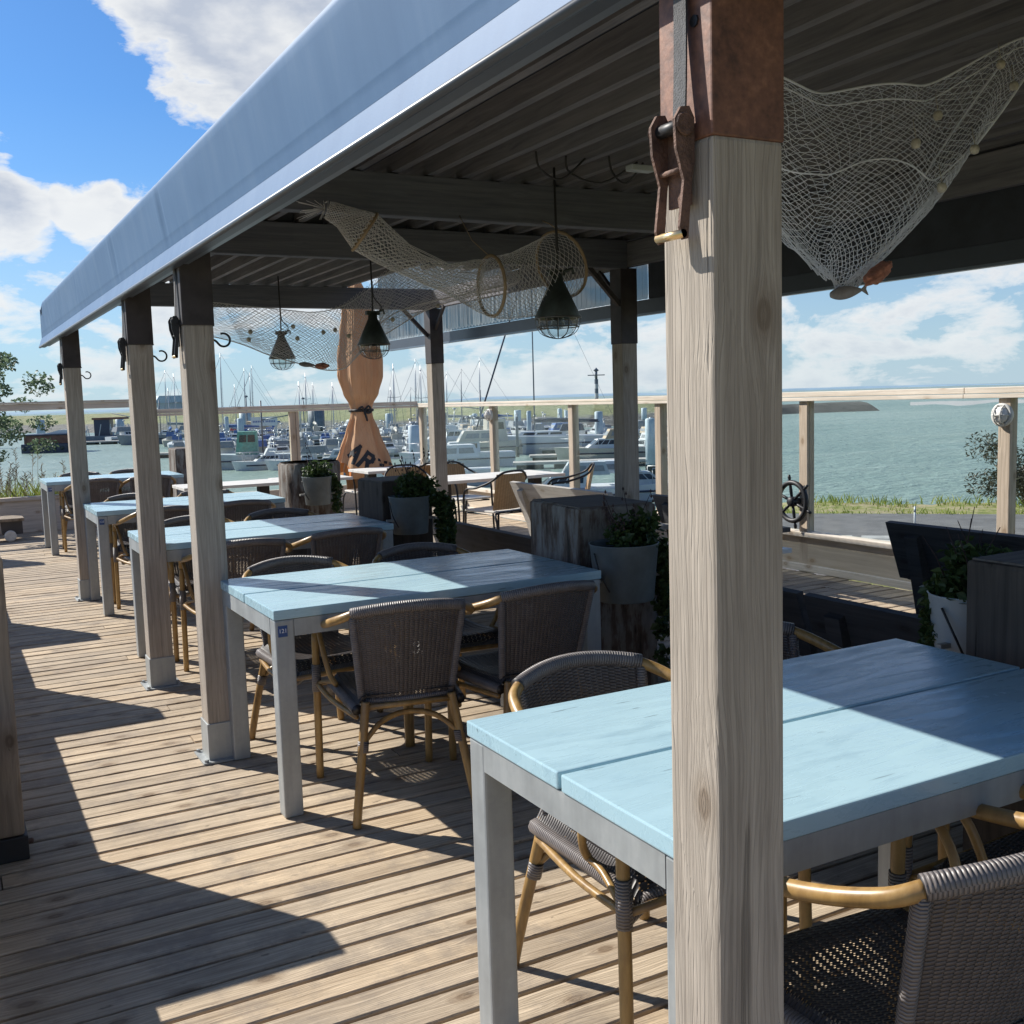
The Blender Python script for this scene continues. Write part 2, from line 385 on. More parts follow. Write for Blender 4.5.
def mk_ground():
    m, t, b = new_mat('land_ground')
    co = objco(t)
    n = t.noise(co, .8, 6, .65); n2 = t.noise(co, 9, 4, .6)
    f = t.math('ADD', t.math('MULTIPLY', n, .6), t.math('MULTIPLY', n2, .4))
    col = t.ramp(f, [(.36, (.085, .12, .022)), (.47, (.20, .21, .055)), (.55, (.33, .27, .17)), (.66, (.16, .17, .05))])
    sep = t.node('ShaderNodeSeparateXYZ', ins={'Vector': co})
    rock = t.ramp(t.math('ADD', t.math('MULTIPLY', sep.outputs[2], -1), t.math('MULTIPLY', n2, .3)), [(.0, 0.0), (1.0, 1.0)])
    st = t.node('ShaderNodeTexVoronoi'); t.set(st, 'Vector', co); st.inputs['Scale'].default_value = 2.2
    rc = t.ramp(st.outputs['Distance'], [(.1, (.16, .15, .14)), (.5, (.05, .05, .045))])
    below = t.math('MULTIPLY', t.math('SUBTRACT', -.75, sep.outputs[2]), 4.0, clamp=True)
    col = t.mix(below, col, rc)
    t.set(b, 'Base Color', col); b.inputs['Roughness'].default_value = .95
    bump(t, b, n2, .6, .05)
    return m
M['ground'] = mk_ground()

def mk_dike():
    m, t, b = new_mat('dike_surface')
    co = objco(t); sep = t.node('ShaderNodeSeparateXYZ', ins={'Vector': co})
    n = t.noise(co, .25, 6, .65); n2 = t.noise(co, 1.2, 5, .65)
    g = t.ramp(t.math('ADD', t.math('MULTIPLY', n, .6), t.math('MULTIPLY', n2, .4)), [(.35, (.13, .15, .06)), (.55, (.21, .22, .11)), (.7, (.28, .255, .16))])
    r = t.ramp(n2, [(.3, (.06, .065, .06)), (.55, (.14, .14, .13)), (.8, (.26, .25, .23))])
    k = t.math('MULTIPLY', t.math('ADD', t.math('ADD', sep.outputs[2], 1.6), t.math('MULTIPLY', t.math('SUBTRACT', n, .5), 1.2)), 3.0, clamp=True)
    t.set(b, 'Base Color', t.mix(k, r, g)); b.inputs['Roughness'].default_value = .95
    bump(t, b, n2, .8, .4)
    return m
M['dike'] = mk_dike()
M['asphalt'] = plain('asphalt', (.13, .128, .128), .9, var=.25, vs=3, bmp=.3)
M['far'] = plain('far_shore', (.20, .30, .38), .95, var=.12, vs=.01)  # bluish base colour carries the haze of distance
M['spit'] = plain('spit_rock', (.085, .085, .075), .95, var=.3, vs=.3)

# ------------------------------------------------------------------ mesh builder
class MB:
    def __init__(s): s.v = []; s.f = []; s.uv = {}; s.sm = []
    def add(s, verts, faces, uvs=None, smooth=False):
        o = len(s.v); s.v += [V(p) for p in verts]
        for i, f in enumerate(faces):
            if uvs: s.uv[len(s.f)] = uvs[i]
            s.f.append(tuple(o + k for k in f)); s.sm.append(smooth)
        return s
    def box(s, a, b, mat=None, c=0.0):
        x0, y0, z0 = a; x1, y1, z1 = b
        if c <= 0:
            vs = [(x0, y0, z0), (x1, y0, z0), (x1, y1, z0), (x0, y1, z0), (x0, y0, z1), (x1, y0, z1), (x1, y1, z1), (x0, y1, z1)]
            fs = [(3, 2, 1, 0), (4, 5, 6, 7), (0, 1, 5, 4), (1, 2, 6, 5), (2, 3, 7, 6), (3, 0, 4, 7)]
        else:
            bm = bmesh.new(); bmesh.ops.create_cube(bm, size=1.0)
            for v in bm.verts: v.co = V(((x0 + x1) / 2 + v.co.x * (x1 - x0), (y0 + y1) / 2 + v.co.y * (y1 - y0), (z0 + z1) / 2 + v.co.z * (z1 - z0)))
            bmesh.ops.bevel(bm, geom=bm.edges[:], offset=c, segments=2, affect='EDGES', profile=.6)
            bm.verts.index_update(); vs = [v.co.copy() for v in bm.verts]; fs = [[v.index for v in f.verts] for f in bm.faces]; bm.free()
        if mat is not None: vs = [mat @ V(p) for p in vs]
        return s.add(vs, fs)
    def beam(s, p0, p1, w, h, up=(0, 0, 1), c=0.0):
        """rectangular bar from p0 to p1"""
        p0 = V(p0); p1 = V(p1); d = p1 - p0; L = d.length; d.normalize()
        u = V(up); sx = d.cross(u)
        if sx.length < 1e-4: sx = V((1, 0, 0))
        sx.normalize(); uz = sx.cross(d)
        m = Matrix(((sx.x, d.x, uz.x, p0.x), (sx.y, d.y, uz.y, p0.y), (sx.z, d.z, uz.z, p0.z), (0, 0, 0, 1)))
        return s.box((-w / 2, 0, -h / 2), (w / 2, L, h / 2), m, c)
    def tube(s, pts, r, n=8, caps=True, closed=False, smooth=True):
        pts = [V(p) for p in pts]; N = len(pts)
        rr = r if isinstance(r, (list, tuple)) else [r] * N
        tang = []
        for i in range(N):
            a = pts[(i - 1) % N] if (closed or i > 0) else pts[i]; b = pts[(i + 1) % N] if (closed or i < N - 1) else pts[i]
            d = (b - a); tang.append(d.normalized() if d.length > 1e-9 else V((0, 0, 1)))
        ref = V((0, 0, 1)) if abs(tang[0].z) < .9 else V((1, 0, 0))
        u = tang[0].cross(ref).normalized(); vs = []; fs = []; uvs = []; L = 0.0; Ls = []
        for i in range(N):
            u = (u - tang[i] * u.dot(tang[i])).normalized(); w = tang[i].cross(u)
            if i: L += (pts[i] - pts[i - 1]).length
            Ls.append(L)
            for k in range(n):
                a = 2 * pi * k / n; vs.append(pts[i] + (u * cos(a) + w * sin(a)) * rr[i])
        segs = N if closed else N - 1
        for i in range(segs):
            j = (i + 1) % N
            for k in range(n):
                k2 = (k + 1) % n
                fs.append((i * n + k, i * n + k2, j * n + k2, j * n + k))
                La, Lb = Ls[i], (Ls[j] if j else L + .01)
                uvs.append([(k / n, La), ((k + 1) / n, La), ((k + 1) / n, Lb), (k / n, Lb)])
        if caps and not closed:
            fs.append(tuple(range(n - 1, -1, -1))); uvs.append([(0, 0)] * n)
            fs.append(tuple((N - 1) * n + k for k in range(n))); uvs.append([(0, 0)] * n)
        return s.add(vs, fs, uvs, smooth)
    def lathe(s, prof, c=(0, 0, 0), n=24, smooth=True, axis='Z', cap=True):
        vs = []; fs = []
        for (r, z) in prof:
            for k in range(n):
                a = 2 * pi * k / n; p = V((r * cos(a), r * sin(a), z))
                if axis == 'X': p = V((p.z, p.x, p.y))
                if axis == 'Y': p = V((p.x, p.z, p.y))
                vs.append(p + V(c))
        m = len(prof)
        for i in range(m - 1):
            for k in range(n):
                k2 = (k + 1) % n; fs.append((i * n + k, i * n + k2, (i + 1) * n + k2, (i + 1) * n + k))
        if cap:
            if prof[0][0] > 1e-5: fs.append(tuple(range(n - 1, -1, -1)))
            if prof[-1][0] > 1e-5: fs.append(tuple((m - 1) * n + k for k in range(n)))
        return s.add(vs, fs, None, smooth)
    def prism(s, poly, y0, y1, mat=None):
        """polygon in x,z extruded along y"""
        n = len(poly); vs = [(p[0], y0, p[1]) for p in poly] + [(p[0], y1, p[1]) for p in poly]
        fs = [tuple(range(n)), tuple(range(2 * n - 1, n - 1, -1))] + [(i, i + n, (i + 1) % n + n, (i + 1) % n) for i in range(n)]
        if mat is not None: vs = [mat @ V(p) for p in vs]
        return s.add(vs, fs)
    def grid(s, S, nu, nv, usz=1.0, vsz=1.0, smooth=True):
        vs = [S(i / nu, j / nv) for j in range(nv + 1) for i in range(nu + 1)]; fs = []; uvs = []
        for j in range(nv):
            for i in range(nu):
                a = j * (nu + 1) + i; fs.append((a, a + 1, a + nu + 2, a + nu + 1))
                uvs.append([(i / nu * usz, j / nv * vsz), ((i + 1) / nu * usz, j / nv * vsz), ((i + 1) / nu * usz, (j + 1) / nv * vsz), (i / nu * usz, (j + 1) / nv * vsz)])
        return s.add(vs, fs, uvs, smooth)
    def strand(s, a, b, r):
        a = V(a); b = V(b); d = (b - a)
        if d.length < 1e-6: return
        d.normalize(); u = d.cross(V((.31, .83, .46))).normalized(); w = d.cross(u)
        vs = []
        for p in (a, b):
            for k in range(3):
                t = 2 * pi * k / 3; vs.append(p + (u * cos(t) + w * sin(t)) * r)
        s.add(vs, [(0, 1, 4, 3), (1, 2, 5, 4), (2, 0, 3, 5)], None, True)
    def net(s, S, nu, nv, r, jit=0.0, wrap=False):
        P = {}
        for j in range(nv + 1):
            for i in range(nu + (0 if wrap else 1)):
                if (i + j) % 2 == 0:
                    p = V(S(i / nu, j / nv))
                    if jit: p += V((rnd.uniform(-jit, jit), rnd.uniform(-jit, jit), rnd.uniform(-jit, jit)))
                    P[(i, j)] = p
        for (i, j), p in P.items():
            for di in (-1, 1):
                k = (i + di) % nu if wrap else i + di
                q = P.get((k, j + 1))
                if q is not None: s.strand(p, q, r)
    def build(s, name, mat, parent=None, flip=False, loc=None):
        o = V(parent_loc(parent)) if parent is not None else V((0, 0, 0))
        if loc is not None: o = V(loc)
        me = bpy.data.meshes.new(name); me.from_pydata([tuple(p - o) for p in s.v], [], s.f)
        if any(s.sm): me.polygons.foreach_set('use_smooth', s.sm)
        if s.uv:
            ul = me.uv_layers.new(name='UVMap')
            for pi_, p in enumerate(me.polygons):
                u = s.uv.get(pi_)
                if u:
                    for k, li in enumerate(p.loop_indices): ul.data[li].uv = u[k]
        me.materials.append(M[mat] if isinstance(mat, str) else mat)
        ob = bpy.data.objects.new(name, me); COL.objects.link(ob)
        if loc is not None and parent is None: ob.location = loc
        if parent is not None:
            ob.parent = parent
        return ob

ROOT_LOC = {}
def parent_loc(p):
    q = p
    tot = V((0, 0, 0))
    while q is not None:
        tot += V(ROOT_LOC.get(q.name, (0, 0, 0))); q = q.parent
    return tot
def thing(name, label, cat, loc=(0, 0, 0), group=None):
    o = bpy.data.objects.new(name, None); COL.objects.link(o); o.location = loc; o.empty_display_size = .1
    ROOT_LOC[o.name] = tuple(loc); o['label'] = label; o['category'] = cat
    if group: o['group'] = group
    return o
def tag(o, label, cat, group=None):
    o['label'] = label; o['category'] = cat
    if group: o['group'] = group
    return o
def struct(o, kind='structure'): o['kind'] = kind; return o
def dup(root, loc, rz, label, group=None):
    r = root.copy(); COL.objects.link(r); r.location = loc; r.rotation_euler = (0, 0, rz); r['label'] = label
    if group: r['group'] = group
    for ch in list(root.children):
        c = ch.copy(); COL.objects.link(c); c.parent = r
        for g in ch.children:
            d = g.copy(); COL.objects.link(d); d.parent = c
    return r
def curve(pts, n=6):
    """Catmull-Rom through points"""
    P = [V(p) for p in pts]; out = []
    for i in range(len(P) - 1):
        p0 = P[max(i - 1, 0)]; p1 = P[i]; p2 = P[i + 1]; p3 = P[min(i + 2, len(P) - 1)]
        for k in range(n):
            t = k / n
            out.append(.5 * ((2 * p1) + (-p0 + p2) * t + (2 * p0 - 5 * p1 + 4 * p2 - p3) * t * t + (-p0 + 3 * p1 - 3 * p2 + p3) * t ** 3))
    out.append(P[-1]); return out
def text_mesh(txt, size):
    cu = bpy.data.curves.new('lettering', 'FONT'); cu.body = txt; cu.size = size; cu.align_x = 'CENTER'; cu.align_y = 'CENTER'; cu.extrude = .0006
    ob = bpy.data.objects.new('lettering', cu); COL.objects.link(ob)
    me = bpy.data.meshes.new_from_object(ob.evaluated_get(bpy.context.evaluated_depsgraph_get()))
    bpy.data.objects.remove(ob); bpy.data.curves.remove(cu); return me

# ------------------------------------------------------------------ camera, sun, sky
cam = bpy.data.cameras.new('camera'); co_ = bpy.data.objects.new('camera', cam); COL.objects.link(co_); scene.camera = co_
cam.sensor_width = 36; cam.lens = 36 * 1053.87 / 1024; cam.clip_end = 20000; cam.clip_start = .05
yaw, pitch, roll = .4975, .1081, -.0304
fw = V((sin(yaw) * cos(pitch), cos(yaw) * cos(pitch), -sin(pitch))); r0 = V((cos(yaw), -sin(yaw), 0)); u0 = r0.cross(fw)
rt = r0 * cos(roll) + u0 * sin(roll); up = -r0 * sin(roll) + u0 * cos(roll)
co_.matrix_world = Matrix(((rt.x, up.x, -fw.x, 2.378), (rt.y, up.y, -fw.y, -3.435), (rt.z, up.z, -fw.z, 1.4971), (0, 0, 0, 1)))
SAZ, SEL = R(-31.7), R(36.9)
sd = V((sin(SAZ) * cos(SEL), cos(SAZ) * cos(SEL), sin(SEL)))
sl = bpy.data.lights.new('sun', 'SUN'); sl.energy = 4.2; sl.angle = R(.5); sl.color = (1, .95, .86)
so = bpy.data.objects.new('sun', sl); COL.objects.link(so); so.rotation_euler = sd.to_track_quat('Z', 'Y').to_euler(); so.location = (0, 0, 30)

def mk_world():
    t = NT(world.node_tree); bg = t.n['Background']
    sky = t.node('ShaderNodeTexSky'); sky.sky_type = 'NISHITA'; sky.sun_disc = False; sky.sun_elevation = SEL; sky.sun_rotation = SAZ
    sky.air_density = 1.0; sky.dust_density = .6; sky.ozone_density = 1.5
    d = t.node('ShaderNodeTexCoord').outputs['Generated']
    sep = t.node('ShaderNodeSeparateXYZ', ins={'Vector': d}); z = sep.outputs[2]
    zz = t.math('ADD', t.math('MAXIMUM', z, 0.0), .16)
    uvx = t.math('DIVIDE', sep.outputs[0], zz); uvy = t.math('DIVIDE', sep.outputs[1], zz)
    uv = t.node('ShaderNodeCombineXYZ', ins={'X': uvx, 'Y': uvy, 'Z': 0.0}).outputs[0]
    n1 = t.noise(t.scale(uv, (.75, .75, 1), (3.1, 1.7, 0)), 1.0, 9, .58, .25)
    n2 = t.noise(t.scale(d, (11, 11, 24)), 1.0, 8, .6, .25)
    f = t.math('ADD', t.math('ADD', t.math('MULTIPLY', n1, .75), t.math('MULTIPLY', n2, 1.05)), -.405)
    # cloud banks by compass direction (ax, ay, az, half-width, weight)
    for (x, y, zc, w, a) in [(.235, .925, .335, .9925, .22), (.32, .89, .33, .982, .20), (.060, .977, .200, .9982, .20), (.068, .982, .168, .9988, .14), (.147, .974, .174, .9988, .36), (.128, .975, .180, .9994, .16), (.125, .94, .33, .9980, .10),
                             (.165, .955, .240, .9955, -.20), (.115, .952, .275, .9975, -.16), (.215, .945, .245, .9975, -.18), (.09, .955, .25, .998, -.14), (.108, .972, .205, .9992, -.12), (.12, .985, .125, .9975, -.10),
                             (.05, .99, .09, .995, .05), (.40, .90, .12, .95, .05), (.551, .834, .06, .985, .05), (.72, .69, .08, .985, .10), (.697, .70, .155, .996, -.06)]:
        L = sqrt(x * x + y * y + zc * zc)
        dt = t.vmath('DOT_PRODUCT', d, (x / L, y / L, zc / L))
        k = t.math('DIVIDE', t.math('SUBTRACT', dt, w), 1 - w, clamp=True)
        k = t.math('MULTIPLY', k, t.math('SUBTRACT', 2.0, k))
        f = t.math('ADD', f, t.math('MULTIPLY', k, a))
    low = t.math('MULTIPLY', t.math('SUBTRACT', .17, z), .8)
    f = t.math('ADD', f, t.math('MAXIMUM', t.math('MINIMUM', low, .055), 0.0))
    cov = t.ramp(f, [(.56, 0.0), (.60, .45), (.68, 1.0)])
    shade = t.noise(t.scale(d, (11, 11, 20), (.0, .0, .45)), 1.0, 6, .55)
    thick = t.ramp(f, [(.62, 0.0), (.90, 1.0)])
    k = t.math('MULTIPLY', thick, t.ramp(shade, [(.40, 0.15), (.62, 1.0)]))
    cc = t.mix(k, (6.0, 6.05, 6.0), (3.4, 3.75, 4.4))
    s2 = t.mix(1.0, sky.outputs[0], (.29, .53, .82), 'MULTIPLY')
    hz = t.ramp(z, [(0.0, .72), (.05, .55), (.12, .34), (.20, .06), (.26, 0.0)])
    s2 = t.mix(hz, s2, (3.9, 4.9, 5.6))
    colr = t.mix(t.math('MULTIPLY', cov, t.ramp(z, [(0.0, .55), (.06, .85), (.2, .97)])), s2, cc)
    t.set(bg, 'Color', colr); bg.inputs['Strength'].default_value = .085
mk_world()
scene.view_settings.view_transform = 'Standard'; scene.view_settings.look = 'None'
scene.view_settings.exposure = .86; scene.view_settings.gamma = 1
scene.cycles.max_bounces = 8; scene.cycles.transparent_max_bounces = 24; scene.cycles.diffuse_bounces = 4
scene.cycles.use_denoising = True
scene.cycles.sample_clamp_indirect = 6

# ================================================================== SETTING
PX = 3.295; PY = [-2.324, .995, 2.36, 5.44]          # front row of posts (front left corner)
# ---- deck
mb = MB(); pitch_b = .1148; y = -5.0; k = 0
def board(mb, x0, x1, y0, y1, z0, z1, c=.004):
    vs = []
    for x in (x0, x1):
        vs += [(x, y0, z0), (x, y1, z0), (x, y1, z1 - c), (x, y1 - c, z1), (x, y0 + c, z1), (x, y0, z1 - c)]
    fs = [(0, 1, 2, 3, 4, 5), (11, 10, 9, 8, 7, 6)] + [((i + 1) % 6, i, i + 6, (i + 1) % 6 + 6) for i in range(6)]
    mb.add(vs, fs)
while y < 11.0:
    w = .1005 + rnd.uniform(-.003, .003); j = [0.4, 8.70]
    cut = rnd.choice([1.6, 2.46, 4.86, 5.46, 6.1, 6.66, 5.2]) + rnd.uniform(-.01, .01); cut2 = cut + rnd.choice([1.7, 2.4, 3.0]) if cut < 5.4 else 8.2
    for a, b2 in ((.4, cut - .0025), (cut + .0025, cut2 - .0025), (cut2 + .0025, 8.56)):
        dz = rnd.uniform(-.002, .002)
        board(mb, a, b2, y, y + w, -.050 + dz, dz)
    y += pitch_b
struct(mb.build('deck', 'deck'))
mb = MB(); mb.box((.4, -5, -.30), (8.56, 11.0, -.060)); struct(mb.build('deck_gap_shade', 'soil'))  # near-black sheet standing in for shade in the gaps between boards

# ---- land: terrace bank, road, grass verge (one sheet), water
land = [(-70, -70), (85, -70), (62.5, -36), (16.3, 11.8), (13.6, 9.6), (9.15, 5.4), (9.0, 11.3), (4.6, 11.6), (4.3, 14.2), (1.0, 16.5), (-12, 22), (-70, 34)]
def sdist(px, py):
    d = 1e9; ins = False; n = len(land)
    for i in range(n):
        x1, y1 = land[i]; x2, y2 = land[(i + 1) % n]
        dx, dy = x2 - x1, y2 - y1; t = max(0, min(1, ((px - x1) * dx + (py - y1) * dy) / (dx * dx + dy * dy)))
        d = min(d, math.hypot(px - x1 - t * dx, py - y1 - t * dy))
        if (y1 > py) != (y2 > py) and px < (x2 - x1) * (py - y1) / (y2 - y1) + x1: ins = not ins
    return d if ins else -d
xs = [-70, -50, -35, -25, -18, -12, -8, -5, -3, -1.5] + [i * .5 for i in range(0, 51)] + [26, 27, 28.5, 30, 33, 37, 42, 48, 55, 64, 75, 90]
ys = [-70, -55, -40, -30, -24, -19, -15, -12, -9, -7] + [-6 + i * .5 for i in range(0, 50)] + [20, 22, 24, 27, 30, 35, 40]
def gz(x, y):
    s = sdist(x, y)
    b = mnoise.noise(V((x * .7, y * .7, 0))) * .08
    if s > 0:
        z = -.64 + b * min(1, max(0, (x + y - 14) / 8)) * .6
        if y > 11.3 and x < 5: z += min(.55, (y - 11.3) * .4)
        return z
    return -.64 + b - min(1, -s / 3.2) * 4.4 + (mnoise.noise(V((x * 2, y * 2, 4))) * .18 if s < -.3 else 0)
mb = MB(); nx = len(xs)
mb.add([(x, yy, gz(x, yy)) for yy in ys for x in xs], [(j * nx + i, j * nx + i + 1, (j + 1) * nx + i + 1, (j + 1) * nx + i) for j in range(len(ys) - 1) for i in range(nx - 1)], None, True)
struct(mb.build('ground', 'ground'))
mb = MB(); mb.add([(-9000, -9000, -3), (9000, -9000, -3), (9000, 9000, -3), (-9000, 9000, -3)], [(0, 1, 2, 3)]); struct(mb.build('water', 'water'))
# road parallel to the waterfront
A = V((16.3, 11.8, 0)); D = V((.693, -.721, 0)); N = V((-.721, -.693, 0))
mb = MB(); vs = []; rows = 40
for i in range(rows + 1):
    s_ = -1.6 + i * 1.8
    for w in (2.25, 4.0, 6.4, 8.4):
        w2 = w + (.12 * mnoise.noise(V((s_ * .9, w, 3))) if w == 2.25 else 0)
        p = A + D * s_ + N * w2; vs.append((p.x, p.y, -.596))
mb.add(vs, [(i * 4 + k, i * 4 + k + 1, i * 4 + k + 5, i * 4 + k + 4) for i in range(rows) for k in range(3)])
struct(mb.build('road', 'asphalt'))
mb = MB()
for i in range(5):                              # worn pale slabs let into the asphalt
    for k in range(2):
        p = A + D * (-.3 + i * .62) + N * (5.0 + k * .42)
        q = [p, p + D * .5, p + D * .5 + N * .34, p + N * .34]
        mb.add([(v.x, v.y, -.592) for v in q], [(0, 3, 2, 1)])
struct(mb.build('road_markings', 'concrete'))
# marker stick on the verge
t_ = thing('marker_post', 'thin white marker post standing on the grass verge by the road', 'marker post', (14.56, 6.95, -.6))
mb = MB(); mb.tube([(14.56, 6.95, -.6), (14.56, 6.95, -.22)], .014, 8); mb.build('stake', 'white', t_)
mb = MB(); mb.tube([(14.56, 6.95, -.30), (14.56, 6.95, -.26)], .016, 8); mb.build('reflector', 'tarp', t_)
# grass blades on the verge
mb = MB()
def blade(mb, x, y, z, h, w, lean):
    a = rnd.uniform(0, 2 * pi); c, s_ = cos(a), sin(a); la = rnd.uniform(0, 2 * pi); lx, ly = cos(la) * lean * h, sin(la) * lean * h
    mb.add([(x - c * w, y - s_ * w, z), (x + c * w, y + s_ * w, z), (x + lx * .4 + c * w * .6, y + ly * .4 + s_ * w * .6, z + h * .6), (x + lx, y + ly, z + h), (x + lx * .4 - c * w * .6, y + ly * .4 - s_ * w * .6, z + h * .6)], [(0, 1, 2, 3, 4)])
for i in range(9000):
    s_ = rnd.uniform(-1.5, 24); w = rnd.choice([rnd.uniform(-.25, .75), rnd.uniform(1.65, 2.35), rnd.uniform(.0, 2.3)])
    if mnoise.noise(V((s_ * 1.3, w * 2, 7))) < -.12: continue
    p = A + D * s_ + N * w
    blade(mb, p.x, p.y, gz(p.x, p.y) - .02, rnd.uniform(.05, .17) * (1.25 if w < .7 else .75), .012, .5)
o = mb.build('verge_grass', 'drygrass'); o['kind'] = 'stuff'; o['label'] = 'yellow green rough grass along the verge between road and water'
mb = MB()
for i in range(5200):
    x = rnd.uniform(.2, 4.3); yy = rnd.uniform(11.15, 13.6)
    blade(mb, x, yy, gz(x, yy) - .02, rnd.uniform(.35, .75), .010, .45)
o = mb.build('bank_grass', 'drygrass'); o['kind'] = 'stuff'; o['label'] = 'bright green grass on the bank beyond the low timber wall'
mb = MB()
for i in range(70):
    x = rnd.uniform(1.6, 4.0); yy = rnd.uniform(11.3, 13.0); h = rnd.uniform(.75, 1.15)
    tip = V((x + rnd.uniform(-.15, .15), yy + rnd.uniform(-.1, .1), gz(x, yy) + h))
    mb.tube([(x, yy, gz(x, yy)), tip], [.004, .002], 4)
    for q in range(12):
        mb.strand(tip - V((0, 0, q * .015)), tip - V((rnd.uniform(-.05, .05), rnd.uniform(-.04, .04), q * .015 - .03)), .004)
o = mb.build('dry_stalk_grass', 'stem'); o['kind'] = 'stuff'; o['label'] = 'tall dry seeding stalks rising from the bank grass'

# ---- far dike, breakwater and shore
def strip(name, prof, pts, mat, kind='structure'):
    """profile (offset along outward normal, z) swept along a polyline"""
    P = curve([(x, y, 0) for x, y in pts], 10); mb = MB(); vs = []; m = len(prof)
    for i, p in enumerate(P):
        a = P[max(0, i - 1)]; b = P[min(len(P) - 1, i + 1)]; d = (b - a).normalized(); nn = V((-d.y, d.x, 0))
        for j, (o_, z) in enumerate(prof):
            jz = (mnoise.noise(V((p.x * .06, p.y * .06, j * 1.7))) * .35 if 0 < j < m - 1 else 0)
            jo = mnoise.noise(V((p.x * .11, p.y * .11, j * 3.1))) * 1.2
            q = p + nn * (o_ + jo); vs.append((q.x, q.y, z + jz))
    mb.add(vs, [(i * m + j + 1, i * m + j, (i + 1) * m + j, (i + 1) * m + j + 1) for i in range(len(P) - 1) for j in range(m - 1)], None, True)
    return struct(mb.build(name, mat), kind)
DP = [(-120, 330), (-20, 285), (18, 255), (34, 212), (50, 178), (58, 150), (72, 128), (92, 122), (112, 126), (128, 136), (139, 143)]
strip('dike_terrain', [(-1, -3.3), (2.5, -2.0), (7, -1.0), (13, .1), (18, .55), (24, .5), (34, -.6), (45, -3.4)], DP, 'dike')
strip('breakwater_terrain', [(-1, -3.3), (2, -2.0), (4, -1.3), (7, -1.4), (11, -3.3)], [(128, 136), (139, 141), (150, 139), (157, 137)], 'spit')
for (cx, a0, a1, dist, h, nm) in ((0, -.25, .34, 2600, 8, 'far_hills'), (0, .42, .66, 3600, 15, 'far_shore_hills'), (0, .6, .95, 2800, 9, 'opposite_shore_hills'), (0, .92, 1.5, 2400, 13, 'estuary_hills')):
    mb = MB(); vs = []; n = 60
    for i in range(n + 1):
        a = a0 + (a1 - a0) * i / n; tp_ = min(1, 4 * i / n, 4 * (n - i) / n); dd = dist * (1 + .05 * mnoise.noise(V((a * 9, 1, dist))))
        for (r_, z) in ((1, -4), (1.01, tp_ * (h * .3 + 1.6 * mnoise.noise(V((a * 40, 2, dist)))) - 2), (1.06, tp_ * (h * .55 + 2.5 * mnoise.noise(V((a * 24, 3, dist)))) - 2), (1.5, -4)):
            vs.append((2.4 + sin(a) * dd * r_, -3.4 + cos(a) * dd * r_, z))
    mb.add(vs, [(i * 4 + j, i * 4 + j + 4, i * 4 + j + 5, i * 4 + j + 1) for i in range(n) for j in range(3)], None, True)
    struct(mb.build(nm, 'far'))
# shoal bars in the estuary
mb = MB(); vs = []
for i in range(41):
    a = .86 + .4 * i / 40
    for r_, z in ((240, -3.2), (262, -2.93 + .06 * mnoise.noise(V((i * .6, 0, 0)))), (300, -2.9), (330, -3.2)):
        r2 = r_ * (1 + .12 * mnoise.noise(V((i * .35, r_, 2)))); vs.append((2.4 + sin(a) * r2, -3.4 + cos(a) * r2, z))
mb.add(vs, [(i * 4 + j, i * 4 + j + 4, i * 4 + j + 5, i * 4 + j + 1) for i in range(40) for j in range(3)], None, True)
struct(mb.build('sandbank_terrain', 'concrete'))
# right hand bank beyond the terrace
mb = MB(); vs = []; n = 24
for i in range(n + 1):
    for j in range(n + 1):
        u, v = i / n * 2 - 1, j / n * 2 - 1; r2 = max(0, 1 - u * u) * max(0, 1 - v * v)
        p = V((47, 16.5, 0)) + V((.79, .61, 0)) * u * 15 + V((.61, -.79, 0)) * v * 10
        vs.append((p.x, p.y, -3.4 + 5.2 * r2 ** .7 + .25 * mnoise.noise(V((p.x * .4, p.y * .4, 0)))))
mb.add(vs, [(i * (n + 1) + j, (i + 1) * (n + 1) + j, (i + 1) * (n + 1) + j + 1, i * (n + 1) + j + 1) for i in range(n) for j in range(n)], None, True)
struct(mb.build('grassy_bank_hill', 'dike'))

# ================================================================== FOLIAGE
def leaves(mb, ells, n, size, flat=.6, hang=0):
    for i in range(n):
        c, r_ = rnd.choice(ells)
        while True:
            p = V((rnd.uniform(-1, 1), rnd.uniform(-1, 1), rnd.uniform(-1, 1)))
            if .15 < p.length < 1: break
        p = V(c) + V((p.x * r_[0], p.y * r_[1], p.z * r_[2]))
        s_ = size * rnd.uniform(.6, 1.3); e = Euler((rnd.uniform(-1.2, 1.2), rnd.uniform(-1.2, 1.2), rnd.uniform(0, 6.28))).to_matrix()
        q = [V((0, -s_, 0)), V((s_ * flat, -.1 * s_, .18 * s_)), V((0, s_, 0)), V((-s_ * flat, -.1 * s_, .18 * s_))]
        mb.add([p + e @ a for a in q], [(0, 1, 2), (0, 2, 3)])
tr = thing('birch_sapling', 'slender young tree leaning over the railing at the left edge', 'tree', (2.45, 12.0, -.3))
mb = MB(); mb.tube(curve([(2.45, 12.2, -.3), (2.55, 12.15, .6), (2.7, 12.1, 1.3), (2.85, 12.05, 1.9), (2.9, 12, 2.5)], 5), [.06 - .0022 * i for i in range(21)], 8)
for i in range(26):
    z = rnd.uniform(.9, 2.3); a = rnd.uniform(-.9, .9) if rnd.random() < .75 else rnd.uniform(0, 6.28); L = rnd.uniform(.2, .5)
    b0 = V((2.65 + (z - 1) * .15, 12.08, z)); mb.tube([b0, b0 + V((cos(a) * L * .5, sin(a) * L * .5, .16)), b0 + V((cos(a) * L, sin(a) * L, .14))], [.012, .008, .003], 5)
mb.build('trunk', 'stem', tr)
mb = MB(); ell = []
